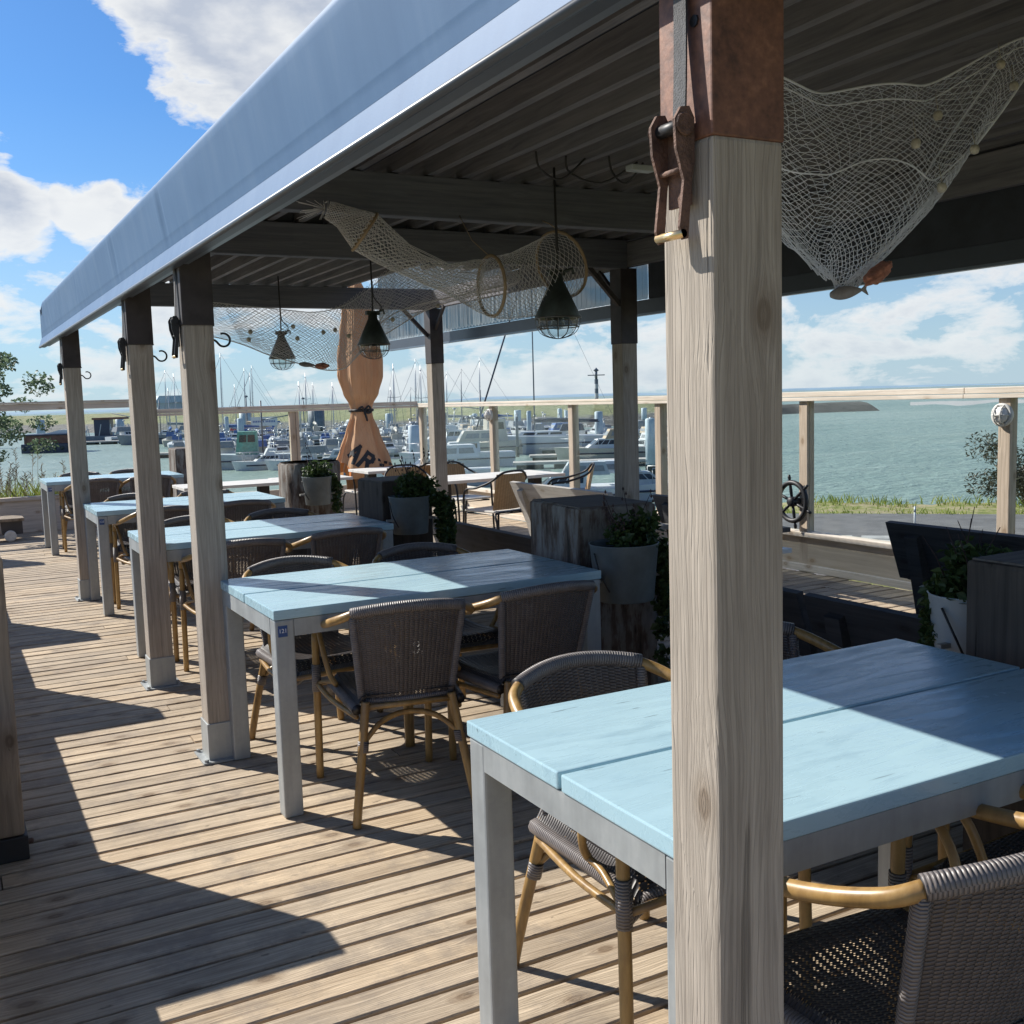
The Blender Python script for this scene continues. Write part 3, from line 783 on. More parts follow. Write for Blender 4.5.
for i in range(34):
    z = rnd.uniform(.8, 2.2); a = rnd.uniform(-1.4, 1.4) if rnd.random() < .7 else rnd.uniform(0, 6.28); L = rnd.uniform(.15, 1.0)
    ell.append(((2.72 + cos(a) * L, 12.05 + sin(a) * L, z + .12), (.20, .18, .11)))
leaves(mb, ell, 5200, .027)
mb.build('crown', 'treeleaf', tr)
for i, (x, yy, h, w, lab) in enumerate([(19.5, 8.75, .95, .9, 'dark spiky shrub on the bank behind the right fence post'), (20.9, 6.8, 1.2, 1.5, 'broad dry shrub on the verge at the right edge'), (17.75, 10.55, .0, .8, '')]):
    if not lab: continue
    s_ = thing('shrub', lab, 'shrub', (x, yy, -.65), 'shrubs on the bank')
    mb = MB(); ell = [((x + rnd.uniform(-w, w) * .6, yy + rnd.uniform(-w, w) * .6, -.55 + rnd.uniform(.1, h)), (.35, .35, .3)) for q in range(16)]
    leaves(mb, ell, 4200, .04, .35); mb.build('foliage', 'shrubleaf', s_)
    mb = MB()
    for q in range(14): mb.tube([(x, yy, -.7), (x + rnd.uniform(-w, w) * .6, yy + rnd.uniform(-w, w) * .6, -.6 + h * rnd.uniform(.6, 1))], [.02, .006], 5)
    mb.build('stem', 'stem', s_)

# ================================================================== PERGOLA
pg = thing('timber_pergola', 'long pergola of square timber posts with dark slatted roof and blue grey canvas valance', 'pergola', (PX, PY[0], 0))
def post(x, y, w=.121, sleeve='sleevedark', ztop=2.32, shoe=True, steel_from=1.83, wy=None, so=.004):
    wy = wy or w
    mb = MB(); mb.box((x, y, .02), (x + w, y + wy, steel_from), None, .006); p = mb.build('post', 'post', pg)
    mb = MB(); mb.box((x - so, y - so, steel_from - .001), (x + w + so, y + wy + so, ztop), None, min(.004, so * 2)); mb.build('sleeve', sleeve, p)
    if shoe:
        mb = MB(); mb.box((x - .006, y - .006, 0.008), (x + w + .006, y + w + .006, .165), None, .003); mb.box((x - .035, y - .035, .001), (x + w + .035, y + w + .035, .009))
        for bx in (x - .02, x + w + .02):
            for by in (y - .02, y + w + .02): mb.lathe([(.009, .009), (.009, .02), (0, .022)], (bx, by, 0), 6, False)
        mb.build('shoe', 'steel', p)
    return p
post(PX, PY[0], sleeve='sleeve', ztop=2.40, wy=.109, so=.0015)
for y in PY[1:]: post(PX, y)
RX = 6.40
for y in (-2.32, 2.38, 5.42): post(RX, y)
# headers along the two post rows, cross beams, joists, roof boards
for x in (3.352, 6.45):
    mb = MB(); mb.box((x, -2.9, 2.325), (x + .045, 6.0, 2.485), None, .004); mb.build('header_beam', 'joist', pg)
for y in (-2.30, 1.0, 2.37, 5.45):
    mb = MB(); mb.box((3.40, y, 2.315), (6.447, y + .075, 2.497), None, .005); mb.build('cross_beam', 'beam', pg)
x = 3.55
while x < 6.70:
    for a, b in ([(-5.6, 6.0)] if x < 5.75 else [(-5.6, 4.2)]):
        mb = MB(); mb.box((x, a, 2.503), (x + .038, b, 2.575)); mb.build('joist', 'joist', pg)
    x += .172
for a, b in (((3.462, -5.7), (5.80, 6.02)), ((5.80, -5.7), (6.76, 4.22))):  # roof cut short at the far right to let sun onto the deck
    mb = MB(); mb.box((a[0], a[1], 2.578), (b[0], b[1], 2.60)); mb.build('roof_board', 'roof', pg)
mb = MB(); mb.box((3.42, 2.456, 2.49), (6.7, 2.476, 2.5775)); mb.build('blocking_board', 'beam', pg)  # added strip shutting out bright sky between the joists above the beam
# knee braces
for x, y in ((RX + .05, 2.50), (RX + .05, 5.42)):
    dy = -.34 if y > 5 else .34
    mb = MB(); mb.beam((x, y, 2.14), (x, y + dy * .6, 2.33), .025, .025, (1, 0, 0)); mb.build('knee_brace', 'sleevedark', pg)
for y in (2.40, 5.48):
    mb = MB(); mb.beam((RX, y, 2.08), (RX - .25, y, 2.33), .03, .03, (0, 1, 0)); mb.build('knee_brace', 'sleevedark', pg)
# left canvas valance: main face, lip at the foot, dark edge rail
def valance(y):
    s1 = .010 * mnoise.noise(V((y * .7, 1, 0))) + .004 * mnoise.noise(V((y * 4.0, 2, 0)))
    fold = 0.0
    for yf, am in ((2.33, .009), (2.45, -.006), (1.02, .007), (1.08, -.004), (4.1, .003)): fold += am * math.exp(-((y - yf) / .014) ** 2)
    return s1, fold
mb = MB(); ny = 420; y0, y1 = -5.7, 6.90
main = [(3.2665, 2.139, .2), (3.2625, 2.163, .4), (3.2600, 2.178, .5), (3.2590, 2.1812, .5), (3.2585, 2.1845, .5), (3.2488, 2.245, 1), (3.2402, 2.30, 1), (3.2318, 2.35, .7), (3.2285, 2.372, .3), (3.2300, 2.388, .1), (3.30, 2.455, 0), (3.462, 2.606, 0)]
lip = [(3.2462, 2.063, 0), (3.2532, 2.089, .1), (3.2602, 2.1145, .15), (3.2672, 2.140, .2)]
for prof in (main, lip):
    np_ = len(prof); vs = []
    for i in range(ny + 1):
        y = y0 + (y1 - y0) * i / ny; s1, fo = valance(y)
        for (x, z, k) in prof: vs.append((x - s1 * k * .45 + fo * k, y - .62 * max(0, min(1, (z - 2.06) / .32)) * max(0, (y - 2) / 4.9), z - (.05 * max(0, (y - 6.6) / .26) ** 2 if z > 2.37 else 0)))
    mb.add(vs, [(i * np_ + j, i * np_ + j + 1, (i + 1) * np_ + j + 1, (i + 1) * np_ + j) for i in range(ny) for j in range(np_ - 1)], None, True)
val = mb.build('valance', 'canvas', pg)
mb = MB(); mb.tube([(3.255, -5.7, 2.067), (3.255, 6.85, 2.067)], .0105, 8); mb.box((3.262, -5.7, 2.06), (3.292, 6.8, 2.076)); mb.build('edge_rail', 'edge', val)
mb = MB(); mb.box((3.292, -5.7, 2.072), (3.330, 6.8, 2.084)); mb.box((3.330, -5.7, 2.078), (3.338, 6.8, 2.096)); mb.box((3.355, -5.7, 2.092), (3.364, 6.8, 2.112)); mb.build('channel', 'channel', val)
mb = MB(); mb.box((3.339, -5.7, 2.10), (3.352, 6.0, 2.32)); mb.build('inner_board', 'roof', val)
# right valance, seen from behind
mb = MB(); vs = []
n = 360
for i in range(n + 1):
    y = 2.52 + 4.95 * i / n; c = .010 * sin(y * 2 * pi / .065)
    for (x, z) in ((6.72 + c * .3, 2.14), (6.73 + c, 2.17), (6.73 + c, 2.5), (6.73 + c, 2.93)): vs.append((x, y, z))  # sheet carried above the roof to cover bright sky through the opening
mb.add(vs, [(i * 4 + j + 1, i * 4 + j, (i + 1) * 4 + j, (i + 1) * 4 + j + 1) for i in range(n) for j in range(3)], None, True)
mb.build('rear_valance', 'backing', pg)
mb = MB(); mb.box((6.705, -5.7, 2.045), (6.735, 7.2, 2.135)); mb.build('rear_edge_rail', 'edge', pg)
mb = MB(); mb.box((6.70, -5.7, 2.030), (6.74, 7.2, 2.044)); mb.build('rear_channel', 'channel', pg)
mb = MB(); mb.box((6.708, -5.7, 2.137), (6.72, 2.50, 2.575)); mb.build('rear_flap', 'roof', pg)

# straps and ratchets, S hooks
def ratchet(y, lab, mw='webbing', mr='rustiron'):
    x = PX - .005
    t_ = thing('ratchet_strap', lab, 'ratchet strap', (x, y, 1.80), 'ratchet straps holding the canopy down')
    mb = MB(); mb.grid(lambda u, v: V((x - .003 - .012 * v * v, y - .030 + .026 * u + .012 * (1 - v), 1.835 + .27 * (1 - v))), 2, 14, .03, .3)
    mb.grid(lambda u, v: V((x - .0055 - .012 * v * v, y - .030 + .026 * u + .012 * (1 - v), 1.835 + .27 * (1 - v))), 2, 14, .03, .3); mb.build('webbing', mw, t_)
    for dy in (-.034, .018):
        mb = MB(); mb.prism([(x - .004, 1.856), (x - .012, 1.870), (x - .026, 1.868), (x - .036, 1.852), (x - .034, 1.815), (x - .022, 1.775), (x - .030, 1.715), (x - .024, 1.698), (x - .016, 1.70), (x - .010, 1.77), (x - .004, 1.80)], y + dy, y + dy + .005); mb.build('side_plate', mr, t_)
    mb = MB(); mb.box((x - .009, y - .028, 1.745), (x - .004, y + .017, 1.862)); mb.build('bracket', mr, t_)
    mb = MB(); mb.tube([(x - .021, y - .038, 1.846), (x - .021, y + .027, 1.846)], .009, 12); mb.build('spindle', 'dark', t_)
    mb = MB(); mb.tube([(x - .020, y - .028, 1.79), (x - .020, y + .018, 1.79)], .004, 8); mb.build('cross_pin', mr, t_)
    mb = MB(); mb.tube([(x - .024, y - .034, 1.706), (x - .024, y + .023, 1.706)], .006, 10); mb.build('handle', 'brass', t_)
    for dy in (-.0365, .0255):
        mb = MB(); mb.lathe([(.0135, -.002), (.015, 0), (.0135, .002)], (x - .021, y + dy, 1.846), 18, False, 'Y'); mb.build('ratchet_wheel', mr, t_)
ratchet(PY[0] + .060, 'rusty ratchet strap with brass handle bar on the nearest post')
for y, lab in ((PY[1] + .07, 'dark ratchet strap on the post beside table 121'), (PY[2] + .07, 'dark ratchet strap on the third post from the front'), (PY[3] + .07, 'small dark ratchet strap on the farthest post of the walkway row')):
    ratchet(y, lab, mr='dark')
mb = MB(); mb.lathe([(.008, 0), (.008, .012), (.004, .016)], (PX - .004, PY[0] + .032, 1.98), 8, False, 'X'); mb.build('bolt', 'dark', pg)
def hook(y, lab):
    x = PX + .121
    t_ = thing('wire_hook', lab, 'hook', (x, y, 1.77), 'wire hooks on the posts')
    mb = MB(); pts = [(x - .01, y, 1.775), (x + .012, y, 1.77)] + [(x + .047 + .027 * cos(a), y, 1.772 + .027 * sin(a)) for a in [pi + .9 + k * .42 for k in range(11)]]
    mb.tube(curve(pts, 3), .0048, 6); mb.build('hook_wire', 'dark', t_)
    mb = MB(); mb.tube([(x - .002, y, 1.83), (x + .012, y, 1.832)], .004, 6); mb.build('screw', 'dark', t_)
hook(PY[1] + .04, 'black wire hook on the post beside table 121'); hook(PY[2] + .04, 'black wire hook on the third post from the front'); hook(PY[3] + .04, 'black wire hook on the farthest walkway post')
# cable and clip under the roof
t_ = thing('roof_cable', 'loose black cables looped to a junction clip under the roof slats', 'cable', (4.80, .44, 2.47))
mb = MB()
for (a, b) in (((4.68, .50, 2.52), (4.90, .46, 2.50)), ((4.84, .52, 2.52), (5.10, .36, 2.48)), ((5.02, .46, 2.52), (5.13, .36, 2.48))):
    a = V(a); b = V(b); m = (a + b) / 2 - V((0, 0, .10)); mb.tube(curve([a, a - V((-.02, 0, .07)), m, b], 5), .005, 5)
mb.build('cable', 'cable', t_)
mb = MB(); mb.box((5.05, .33, 2.44), (5.17, .38, 2.465), None, .005); mb.build('junction_box', 'pale', t_)

# ================================================================== FENCES
def lampfix(p, lab, nrm='Y'):
    x, y, z = p
    t_ = thing('bulkhead_lamp', lab, 'lamp', p, 'round bulkhead lamps on the fence posts')
    mb = MB(); prof = [(.0, 0), (.072, 0), (.078, -.012), (.078, -.03), (.066, -.036), (.058, -.03)]
    mb.lathe(prof, p, 28, True, 'Y'); mb.build('ring', 'lampgrey', t_)
    mb = MB(); mb.lathe([(.058, -.03), (.052, -.05), (.036, -.064), (.0, -.07)], p, 24, True, 'Y'); mb.build('lens', 'bulbglass', t_)
    mb = MB()
    for k in (-.024, .024):
        mb.tube([(x + k, y - .034, z - .064), (x + k, y - .066, z - .04), (x + k, y - .078, z), (x + k, y - .066, z + .04), (x + k, y - .034, z + .064)], .005, 6)
    mb.tube([(x - .066, y - .034, z), (x - .04, y - .066, z), (x, y - .078, z), (x + .04, y - .066, z), (x + .066, y - .034, z)], .005, 6); mb.build('guard', 'lampgrey', t_); t_.rotation_euler = (0, 0, -pi / 2)
FXR = 8.62
fr = thing('glass_screen_fence', 'glazed timber fence with pale posts along the water side of the terrace', 'fence', (FXR, -5, -.3))
ypost = [-4.4, -2.5, -.62, 1.15, 3.0, 4.98, 6.60, 8.52, 10.75]
for y in ypost:
    mb = MB(); mb.box((FXR - .02, y - .045, -.4), (FXR + .035, y + .045, 1.395), None, .004); mb.box((FXR + .035, y - .03, -.4), (FXR + .075, y + .03, 1.395), None, .003); mb.build('post', 'railz', fr)
for a, b in zip(ypost, ypost[1:]):
    mb = MB(); mb.box((FXR + .0, a + .045, .335), (FXR + .008, b - .045, 1.395)); mb.build('glass_panel', 'glass', fr)
for a, b in ((-5.0, 1.45), (1.454, 5.55), (5.70, 11.0)):
    s_ = rnd.uniform(-.01, .01) - (.02 if a > 5 else 0)
    mb = MB(); mb.box((FXR - .045, a, 1.397), (FXR + .085, b, 1.425), None, .003); mb.box((FXR - .035, a, 1.430 + s_ * 0), (FXR + .075, b, 1.480 + s_), None, .005); mb.build('top_rail', 'raily', fr)
mb = MB(); mb.box((FXR - .018, -5.0, .0), (FXR + .03, 11.0, .285)); mb.build('base_board', 'panel', fr)
mb = MB(); mb.box((FXR - .06, -5.0, .287), (FXR + .07, 11.0, .325), None, .004); mb.build('cap_board', 'raily', fr)
mb = MB(); mb.box((FXR - .06, -5.0, .004), (FXR - .02, 11.0, .06), None, .004); mb.build('skirting_board', 'raily', fr)
lampfix((FXR - .022, 1.15, 1.285), 'round white bulkhead lamp on the right fence post against the blue water'); lampfix((FXR - .022, 8.52, 1.285), 'round white bulkhead lamp on the fence post above the white tables')
FYE = 10.85
fe = thing('glass_screen_fence', 'glazed timber fence with a brown top rail closing the far end of the terrace', 'fence', (4.7, FYE, -.3))
xp = [4.72, 6.75, 8.50]
for x in xp[1:2]:
    mb = MB(); mb.box((x - .065, FYE - .02, -.3), (x + .015, FYE + .05, 1.395), None, .004); mb.box((x + .017, FYE - .035, -.3), (x + .06, FYE + .04, 1.395), None, .004); mb.build('post', 'railz', fe)
for a, b in zip(xp, xp[1:]):
    mb = MB(); mb.box((a + .062, FYE, .335), (b - .067, FYE + .008, 1.39)); mb.build('glass_panel', 'glass', fe)
mb = MB(); mb.box((4.64, FYE - .05, 1.397), (8.60, FYE + .08, 1.425), None, .003); mb.box((4.64, FYE - .04, 1.43), (8.60, FYE + .07, 1.485), None, .005); mb.build('top_rail', 'rail', fe)
mb = MB(); mb.box((4.64, FYE - .02, .0), (8.55, FYE + .03, .33)); mb.build('base_board', 'panel', fe)
fl = thing('timber_fence', 'low brown timber wall with one high rail at the far left end of the walkway', 'fence', (2.5, 11.0, -.3))
mb = MB(); mb.box((1.0, 11.03, .0), (4.55, 11.09, .40), None, .004); mb.build('base_board', 'rail', fl)
mb = MB(); mb.box((1.0, 11.0, .402), (4.55, 11.13, .445), None, .004); mb.build('cap_board', 'rail', fl)
mb = MB(); mb.box((3.0, 11.02, 1.52), (4.62, 11.09, 1.60), None, .004); mb.box((1.0, 11.0, 1.602), (4.62, 11.11, 1.625), None, .003); mb.build('top_rail', 'rail', fl)
for x in (1.1, 2.75):
    mb = MB(); mb.box((x, 11.14, -.5), (x + .09, 11.22, 1.60), None, .004); mb.build('post', 'railz', fl)
# left balustrade: short square posts whose shadows fall on the deck, low boards between
for i, (y, h, lab) in enumerate([(.36, 1.03, 'broad weathered timber bollard at the left edge of the deck, the nearest one'), (2.90, 1.03, 'broad timber bollard beside the walkway opposite the third pergola post'), (4.97, 1.0, 'broad timber bollard at the walkway edge before the last table'), (8.91, 1.0, 'broad timber bollard at the walkway edge near the far wall')]):
    t_ = thing('bollard_post', lab, 'post', (2.44, y + .1, 0), 'short square posts along the walkway edge')
    mb = MB(); mb.box((2.02, y, .085), (2.54, y + .21, h), None, .012); mb.build('timber', 'oldpost', t_)
    mb = MB(); mb.box((2.012, y - .008, .002), (2.548, y + .218, .084), None, .004); mb.build('shoe', 'dark', t_)
    mb = MB(); mb.lathe([(.010, .0), (.010, .012), (.006, .016)], (2.549, y + .03, .05), 8, False, 'X'); mb.build('bolt', 'rustiron', t_)
lb = thing('board_fence', 'low boarded fence along the left edge of the walkway', 'fence', (2.38, 5, 0))
for a, b in ((-1.0, .35), (.58, 2.89), (3.12, 4.96), (5.19, 8.90)):
    for z0, z1 in ((.04, .27), (.29, .53)):
        mb = MB(); mb.box((2.355, a, z0), (2.385, b, z1), None, .004); mb.build('board', 'raily', lb)
# low dark trolley bench by the far wall
t_ = thing('trolley_bench', 'low dark timber trolley with a pale wheel by the far left wall', 'trolley', (2.75, 10.35, 0))
mb = MB(); mb.box((2.2, 10.1, .235), (3.22, 10.55, .27), None, .005); mb.build('top', 'oldpost', t_)
mb = MB(); mb.box((2.98, 10.14, .08), (3.20, 10.5, .233), None, .005); mb.build('block', 'pinkbox', t_)
mb = MB(); mb.box((2.3, 10.14, .08), (2.66, 10.5, .233), None, .005); mb.build('block', 'pinkbox', t_)
for x in (3.06, 2.35):
    mb = MB(); mb.lathe([(.02, -.02), (.055, -.02), (.066, -.012), (.066, .012), (.055, .02), (.02, .02)], (x, 10.09, .068), 20, False, 'Y'); mb.build('wheel', 'lampgrey', t_)
# ================================================================== TABLES
W_, L_, T_ = .813, 1.39, .0355
TABLES = [(3.388, -2.14, '120', 'nearest blue plank table, cut off at the right edge of the photo'), (3.381, .207, '121', 'blue plank table numbered 121 beside the second post'),
          (3.35, 2.40, '122', 'third blue table from the front, behind table 121'), (3.357, 4.64, '123', 'fourth blue table, in front of the round tree stump'), (3.351, 8.44, '124', 'farthest blue table, by the low timber wall')]
for (tx, ty, num, lab) in TABLES:
    t_ = thing('plank_table', lab, 'table', (tx, ty, 0), 'blue plank tables under the pergola')
    zt = .77; zb = zt - T_; g = .0068
    for y0, y1 in ((0, W_ / 2 - g), (W_ / 2 + g, W_)):
        mb = MB(); mb.box((tx, ty + y0, zb), (tx + L_, ty + y1, zt), None, .0035); mb.build('top_plank', 'paint', t_)
    i_ = .004; iy = .004; ap = zb - .002; al = .062
    mb = MB()
    mb.box((tx + .074, ty + iy, ap - al), (tx + L_ - .074, ty + iy + .05, ap)); mb.box((tx + .074, ty + W_ - i_ - .05, ap - al), (tx + L_ - .074, ty + W_ - i_, ap))
    mb.box((tx + i_, ty + iy + .070, ap - al), (tx + i_ + .05, ty + W_ - .074, ap)); mb.box((tx + L_ - i_ - .05, ty + iy + .070, ap - al), (tx + L_ - i_, ty + W_ - .074, ap))
    mb.build('apron', 'steel', t_)
    for lx in (tx + i_, tx + L_ - i_ - .070):
        for ly in (ty + iy, ty + W_ - i_ - .070):
            mb = MB(); mb.box((lx, ly, .002), (lx + .070, ly + .070, ap), None, .006); mb.build('leg', 'steel', t_)
    mb = MB(); px_, pz_ = tx + (.007 if num == '120' else .014), .672; mb.box((px_, ty + iy - .003, pz_), (px_ + .034, ty + iy + .001, pz_ + .040), None, .001); tg = mb.build('number_tag', 'tag', t_)
    me = text_mesh(num, .021); mw = MB()
    mm = Matrix.Translation((px_ + .017, ty + iy - .0036, pz_ + .0215)) @ Matrix.Rotation(pi / 2, 4, 'X')
    mw.add([mm @ v.co for v in me.vertices], [tuple(p.vertices) for p in me.polygons]); mw.build('digits', 'ink', tg)

# ================================================================== RATTAN ARMCHAIRS
def make_chair(name, label):
    t_ = thing(name, label, 'armchair', (0, 0, 0), 'dark wicker armchairs round the blue tables')
    def backS(u, v):          # u across, v up
        a = u * 2 - 1; z = .425 + .335 * v; w = .165 + .035 * v
        return V((a * w, -.205 - .11 * v + .055 * a * a * (.4 + .6 * v), z + .022 * v * (1 - a * a)))
    def seatS(u, v):          # v front to back
        a = u * 2 - 1; w = .225 - .035 * v; c = max(0, 1 - a ** 4)
        z = .452 - .028 * c * sin(pi * min(1, v * 1.05)) - .05 * max(0, (.10 - v) / .10) ** 2 - .035 * max(0, (abs(a) - .86) / .14) ** 2
        return V((a * w, .235 - .45 * v, z))
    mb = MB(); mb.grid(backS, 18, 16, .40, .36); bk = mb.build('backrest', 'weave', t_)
    mb = MB()
    top = [backS(k / 16, 1.0) + V((0, 0, .004)) for k in range(17)]
    mb.tube(top, .0205, 10); mb.build('top_wrap', 'wrap', bk)
    mb = MB()
    for sgn in (0, 1): mb.tube([backS(sgn, k / 8) for k in range(9)], .0145, 8)
    mb.tube([backS(k / 10, 0) for k in range(11)], .012, 8); mb.build('side_wrap', 'wrap', bk)
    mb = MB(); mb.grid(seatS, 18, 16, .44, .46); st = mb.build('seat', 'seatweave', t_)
    mb = MB(); edge = [seatS(0, 1 - k / 10) for k in range(11)] + [seatS(k / 12, 0) for k in range(1, 12)] + [seatS(1, k / 10) for k in range(11)]
    mb.tube([p + V((0, 0, -.012)) for p in edge], .020, 8); mb.build('seat_wrap', 'wrap', st)
    for sg in (-1, 1):
        mb = MB(); mb.tube(curve([(sg * .276, .272, .002), (sg * .273, .266, .30), (sg * .270, .258, .60)], 5), .0155, 9); mb.build('leg', 'bamboo', t_)
        mb = MB(); mb.tube([(sg * .2728, .2655, .36), (sg * .2716, .262, .47)], .0185, 9); mb.build('leg_wrap', 'wrap', t_)
        arm = curve([(sg * .270, .258, .60), (sg * .270, .242, .640), (sg * .272, .205, .660), (sg * .278, .10, .668), (sg * .278, -.02, .686), (sg * .264, -.13, .712), (sg * .234, -.225, .742), (sg * .196, -.262, .762)], 5)
        mb = MB(); mb.tube(arm, .0158, 9); mb.build('armrest', 'bamboo', t_)
        mb = MB(); mb.tube(curve([(sg * .270, .235, .640), (sg * .268, .170, .632), (sg * .262, .105, .565), (sg * .245, .075, .475), (sg * .222, .065, .43)], 4), .0105, 8)
        mb.tube(curve([(sg * .222, .065, .43), (sg * .235, .14, .425), (sg * .266, .250, .395)], 4), .009, 7); mb.build('arm_brace', 'bamboo', t_)
        mb = MB(); mb.tube(curve([(sg * .158, -.212, .43), (sg * .168, -.225, .36), (sg * .205, -.272, .12), (sg * .222, -.292, .002)], 5), .0162, 9); mb.build('leg', 'bamboo', t_)
        mb = MB(); mb.tube([(sg * .176, -.234, .295), (sg * .181, -.241, .255)], .0205, 9); mb.build('leg_wrap', 'wrap', t_)
        mb = MB(); mb.tube(curve([(sg * .270, .262, .39), (sg * .245, .05, .380), (sg * .19, -.20, .375)], 4), .0105, 7); mb.build('stretcher', 'bamboo', t_)
    mb = MB(); mb.tube(curve([(-.178, -.236, .285), (-.10, -.205, .35), (0, -.19, .372), (.10, -.205, .35), (.178, -.236, .285)], 5), .0105, 7); mb.build('stretcher', 'bamboo', t_)
    mb = MB(); mb.tube([(-.27, .265, .39), (.27, .265, .39)], .0105, 7); mb.build('stretcher', 'bamboo', t_)
    mb = MB(); mb.tube([(-.165, -.215, .41), (.165, -.215, .41)], .011, 7); mb.build('stretcher', 'bamboo', t_)
    return t_
CH = [  # x, y, rotation (deg), label
    (3.85, .235, -11, 'wicker armchair on the near side of table 121, the one by its numbered leg'),
    (4.36, .22, 1, 'wicker armchair on the near side of table 121, the one by the hanging bucket'),
    (3.78, .95, 186, 'wicker armchair on the far side of table 121, nearer the walkway'),
    (4.38, .97, 178, 'wicker armchair on the far side of table 121, in shade by the stump'),
    (3.85, -1.37, 183, 'wicker armchair tucked behind the nearest table, its wrapped top rail in the sun'),
    (4.42, -1.30, 176, 'wicker armchair behind the nearest table, mostly hidden by the front post'),
    (3.814, -2.172, -4, 'wicker armchair in the bottom right corner with a bright bamboo arm'),
    (4.50, -2.10, 2, 'wicker armchair at the right edge under the nearest table, only its arm showing'),
    (3.79, 2.35, -4, 'wicker armchair on the near side of the third table, seen between two posts'),
    (4.36, 2.42, 0, 'wicker armchair on the near side of the third table, right of the second post'),
    (3.80, 3.20, 182, 'wicker armchair on the far side of the third table, by the walkway'),
    (4.36, 3.22, 180, 'wicker armchair on the far side of the third table, by the square stump'),
    (3.78, 4.62, 2, 'wicker armchair on the near side of the fourth table, by the walkway'),
    (4.36, 4.66, -2, 'wicker armchair on the near side of the fourth table, by the round stump'),
    (3.78, 5.42, 180, 'wicker armchair on the far side of the fourth table, by the walkway'),
    (4.36, 5.42, 180, 'wicker armchair on the far side of the fourth table, by the round stump'),
    (3.80, 8.40, 3, 'wicker armchair on the near side of the farthest table, by the walkway'),
    (4.36, 8.46, -3, 'wicker armchair on the near side of the farthest table, away from the walkway'),
    (3.80, 9.25, 180, 'wicker armchair on the far side of the farthest table, by the walkway'),
    (4.34, 9.25, 180, 'wicker armchair on the far side of the farthest table, by the grey block')]
c0 = make_chair('wicker_armchair', CH[0][3])
for i, (x, y, a, lab) in enumerate(CH):
    if i == 0: c0.location = (x, y, 0); c0.rotation_euler = (0, 0, R(a))
    else: dup(c0, (x, y, 0), R(a), lab)

# ================================================================== TIMBER BLOCKS, BUCKETS, PLANTS
def block(x0, x1, y0, y1, h, rz, lab, bark=False):
    cx, cy = (x0 + x1) / 2, (y0 + y1) / 2
    t_ = thing('timber_block', lab, 'timber block', (cx, cy, 0), 'upright timber blocks at the table ends')
    m = Matrix.Translation((cx, cy, 0)) @ Matrix.Rotation(R(rz), 4, 'Z'); hx, hy = (x1 - x0) / 2, (y1 - y0) / 2
    mb = MB(); mb.box((-hx, -hy, .002), (hx, hy, h - .006), m, .014)
    for v in mb.v:
        n_ = mnoise.noise(V((v.x * 5, v.y * 5, v.z * 2))) * .012; v.x += n_; v.y += n_
    mb.build('body', 'bark' if bark else 'blockside', t_)
    mb = MB(); mb.box((-hx + .012, -hy + .012, h - .008), (hx - .012, hy - .012, h), m, .003); mb.build('top_face', 'blockend', t_)
    return t_
def bucket(x, y, z, r0, r1, h, lab, sx=1.0, mat='zinc'):
    t_ = thing('zinc_bucket', lab, 'bucket', (x, y, z), 'planted zinc buckets hung on the blocks')
    mb = MB(); n = 28; prof = [(r0 - .004, 0), (r0, .004), (r1, h), (r1 + .004, h + .004), (r1 - .004, h + .004), (r1 - .006, h - .004), (r0 - .006, .01)]
    mb.lathe(prof, (x, y, z), n, True); mb.build('pail', mat, t_)
    mb = MB(); mb.lathe([(0.0, h - .03), (r1 - .01, h - .03)], (x, y, z), n, False); mb.build('soil', 'soil', t_)
    mb = MB(); mb.tube(curve([(x - r1 - .004, y, z + h - .03), (x - r1 * 1.06, y - .05, z + h * .55), (x - r0 * .98, y - .07, z + h * .22)], 5), .004, 6)
    mb.build("handle", "dark", t_)
    mb = MB(); mb.box((x - r1 * 1.25, y - .02, z + h * .36), (x + r1 * 1.25, y + .0, z + h * .42)); 
    mb.build('holder', 'benchlight', t_)
    return t_
def plant(x, y, z, r, trail, lab, n=900, stalks=10, seed=True, hang=.4):
    t_ = thing('ivy_plant', lab, 'plant', (x, y, z), 'trailing green plants in the buckets')
    mb = MB(); ell = [((x + rnd.uniform(-r, r) * .7, y + rnd.uniform(-r, r) * .6, z + rnd.uniform(.0, .13)), (.07, .07, .055)) for q in range(10)]
    for (dx, dy, dep) in trail:
        for q in range(9):
            f = q / 8; ell.append(((x + dx * min(1, f * 2.2), y + dy * min(1, f * 2.2), z + .03 - dep * f * f), (.055 - .02 * f, .055 - .02 * f, .05)))
    leaves(mb, ell, n * 2 // 3, .016, .7); leaves(mb, ell, n // 5, .026, .6); leaves(mb, ell, n // 3, .010, .8); mb.build('foliage', 'leaf', t_)
    mb = MB()
    for q in range(stalks):
        a = rnd.uniform(0, 6.28); L = rnd.uniform(.12, .30); b = V((x + rnd.uniform(-.05, .05), y + rnd.uniform(-.05, .05), z))
        tip = b + V((cos(a) * .09, sin(a) * .09, L)); mb.tube([b, (b + tip) / 2 + V((0, 0, .02)), tip], [.003, .0025, .0015], 4)
        if seed:
            for w in range(3): mb.lathe([(0, 0), (.006, .008), (0, .02)], tip - V((rnd.uniform(-.015, .015), 0, w * .022)), 6, True)
    mb.build('stem', 'seed', t_)
block(4.885, 5.285, .50, 1.03, 1.0, -5, 'square block of peeling timber at the end of table 121', True)
bucket(4.975, .335, .605, .128, .150, .245, 'zinc bucket hung on the peeling block at table 121')
plant(4.985, .33, .83, .13, [(.20, .02, .55), (.24, .05, .42), (.19, -.04, .30)], 'bushy green plant trailing to the right from the bucket at table 121', 2300)
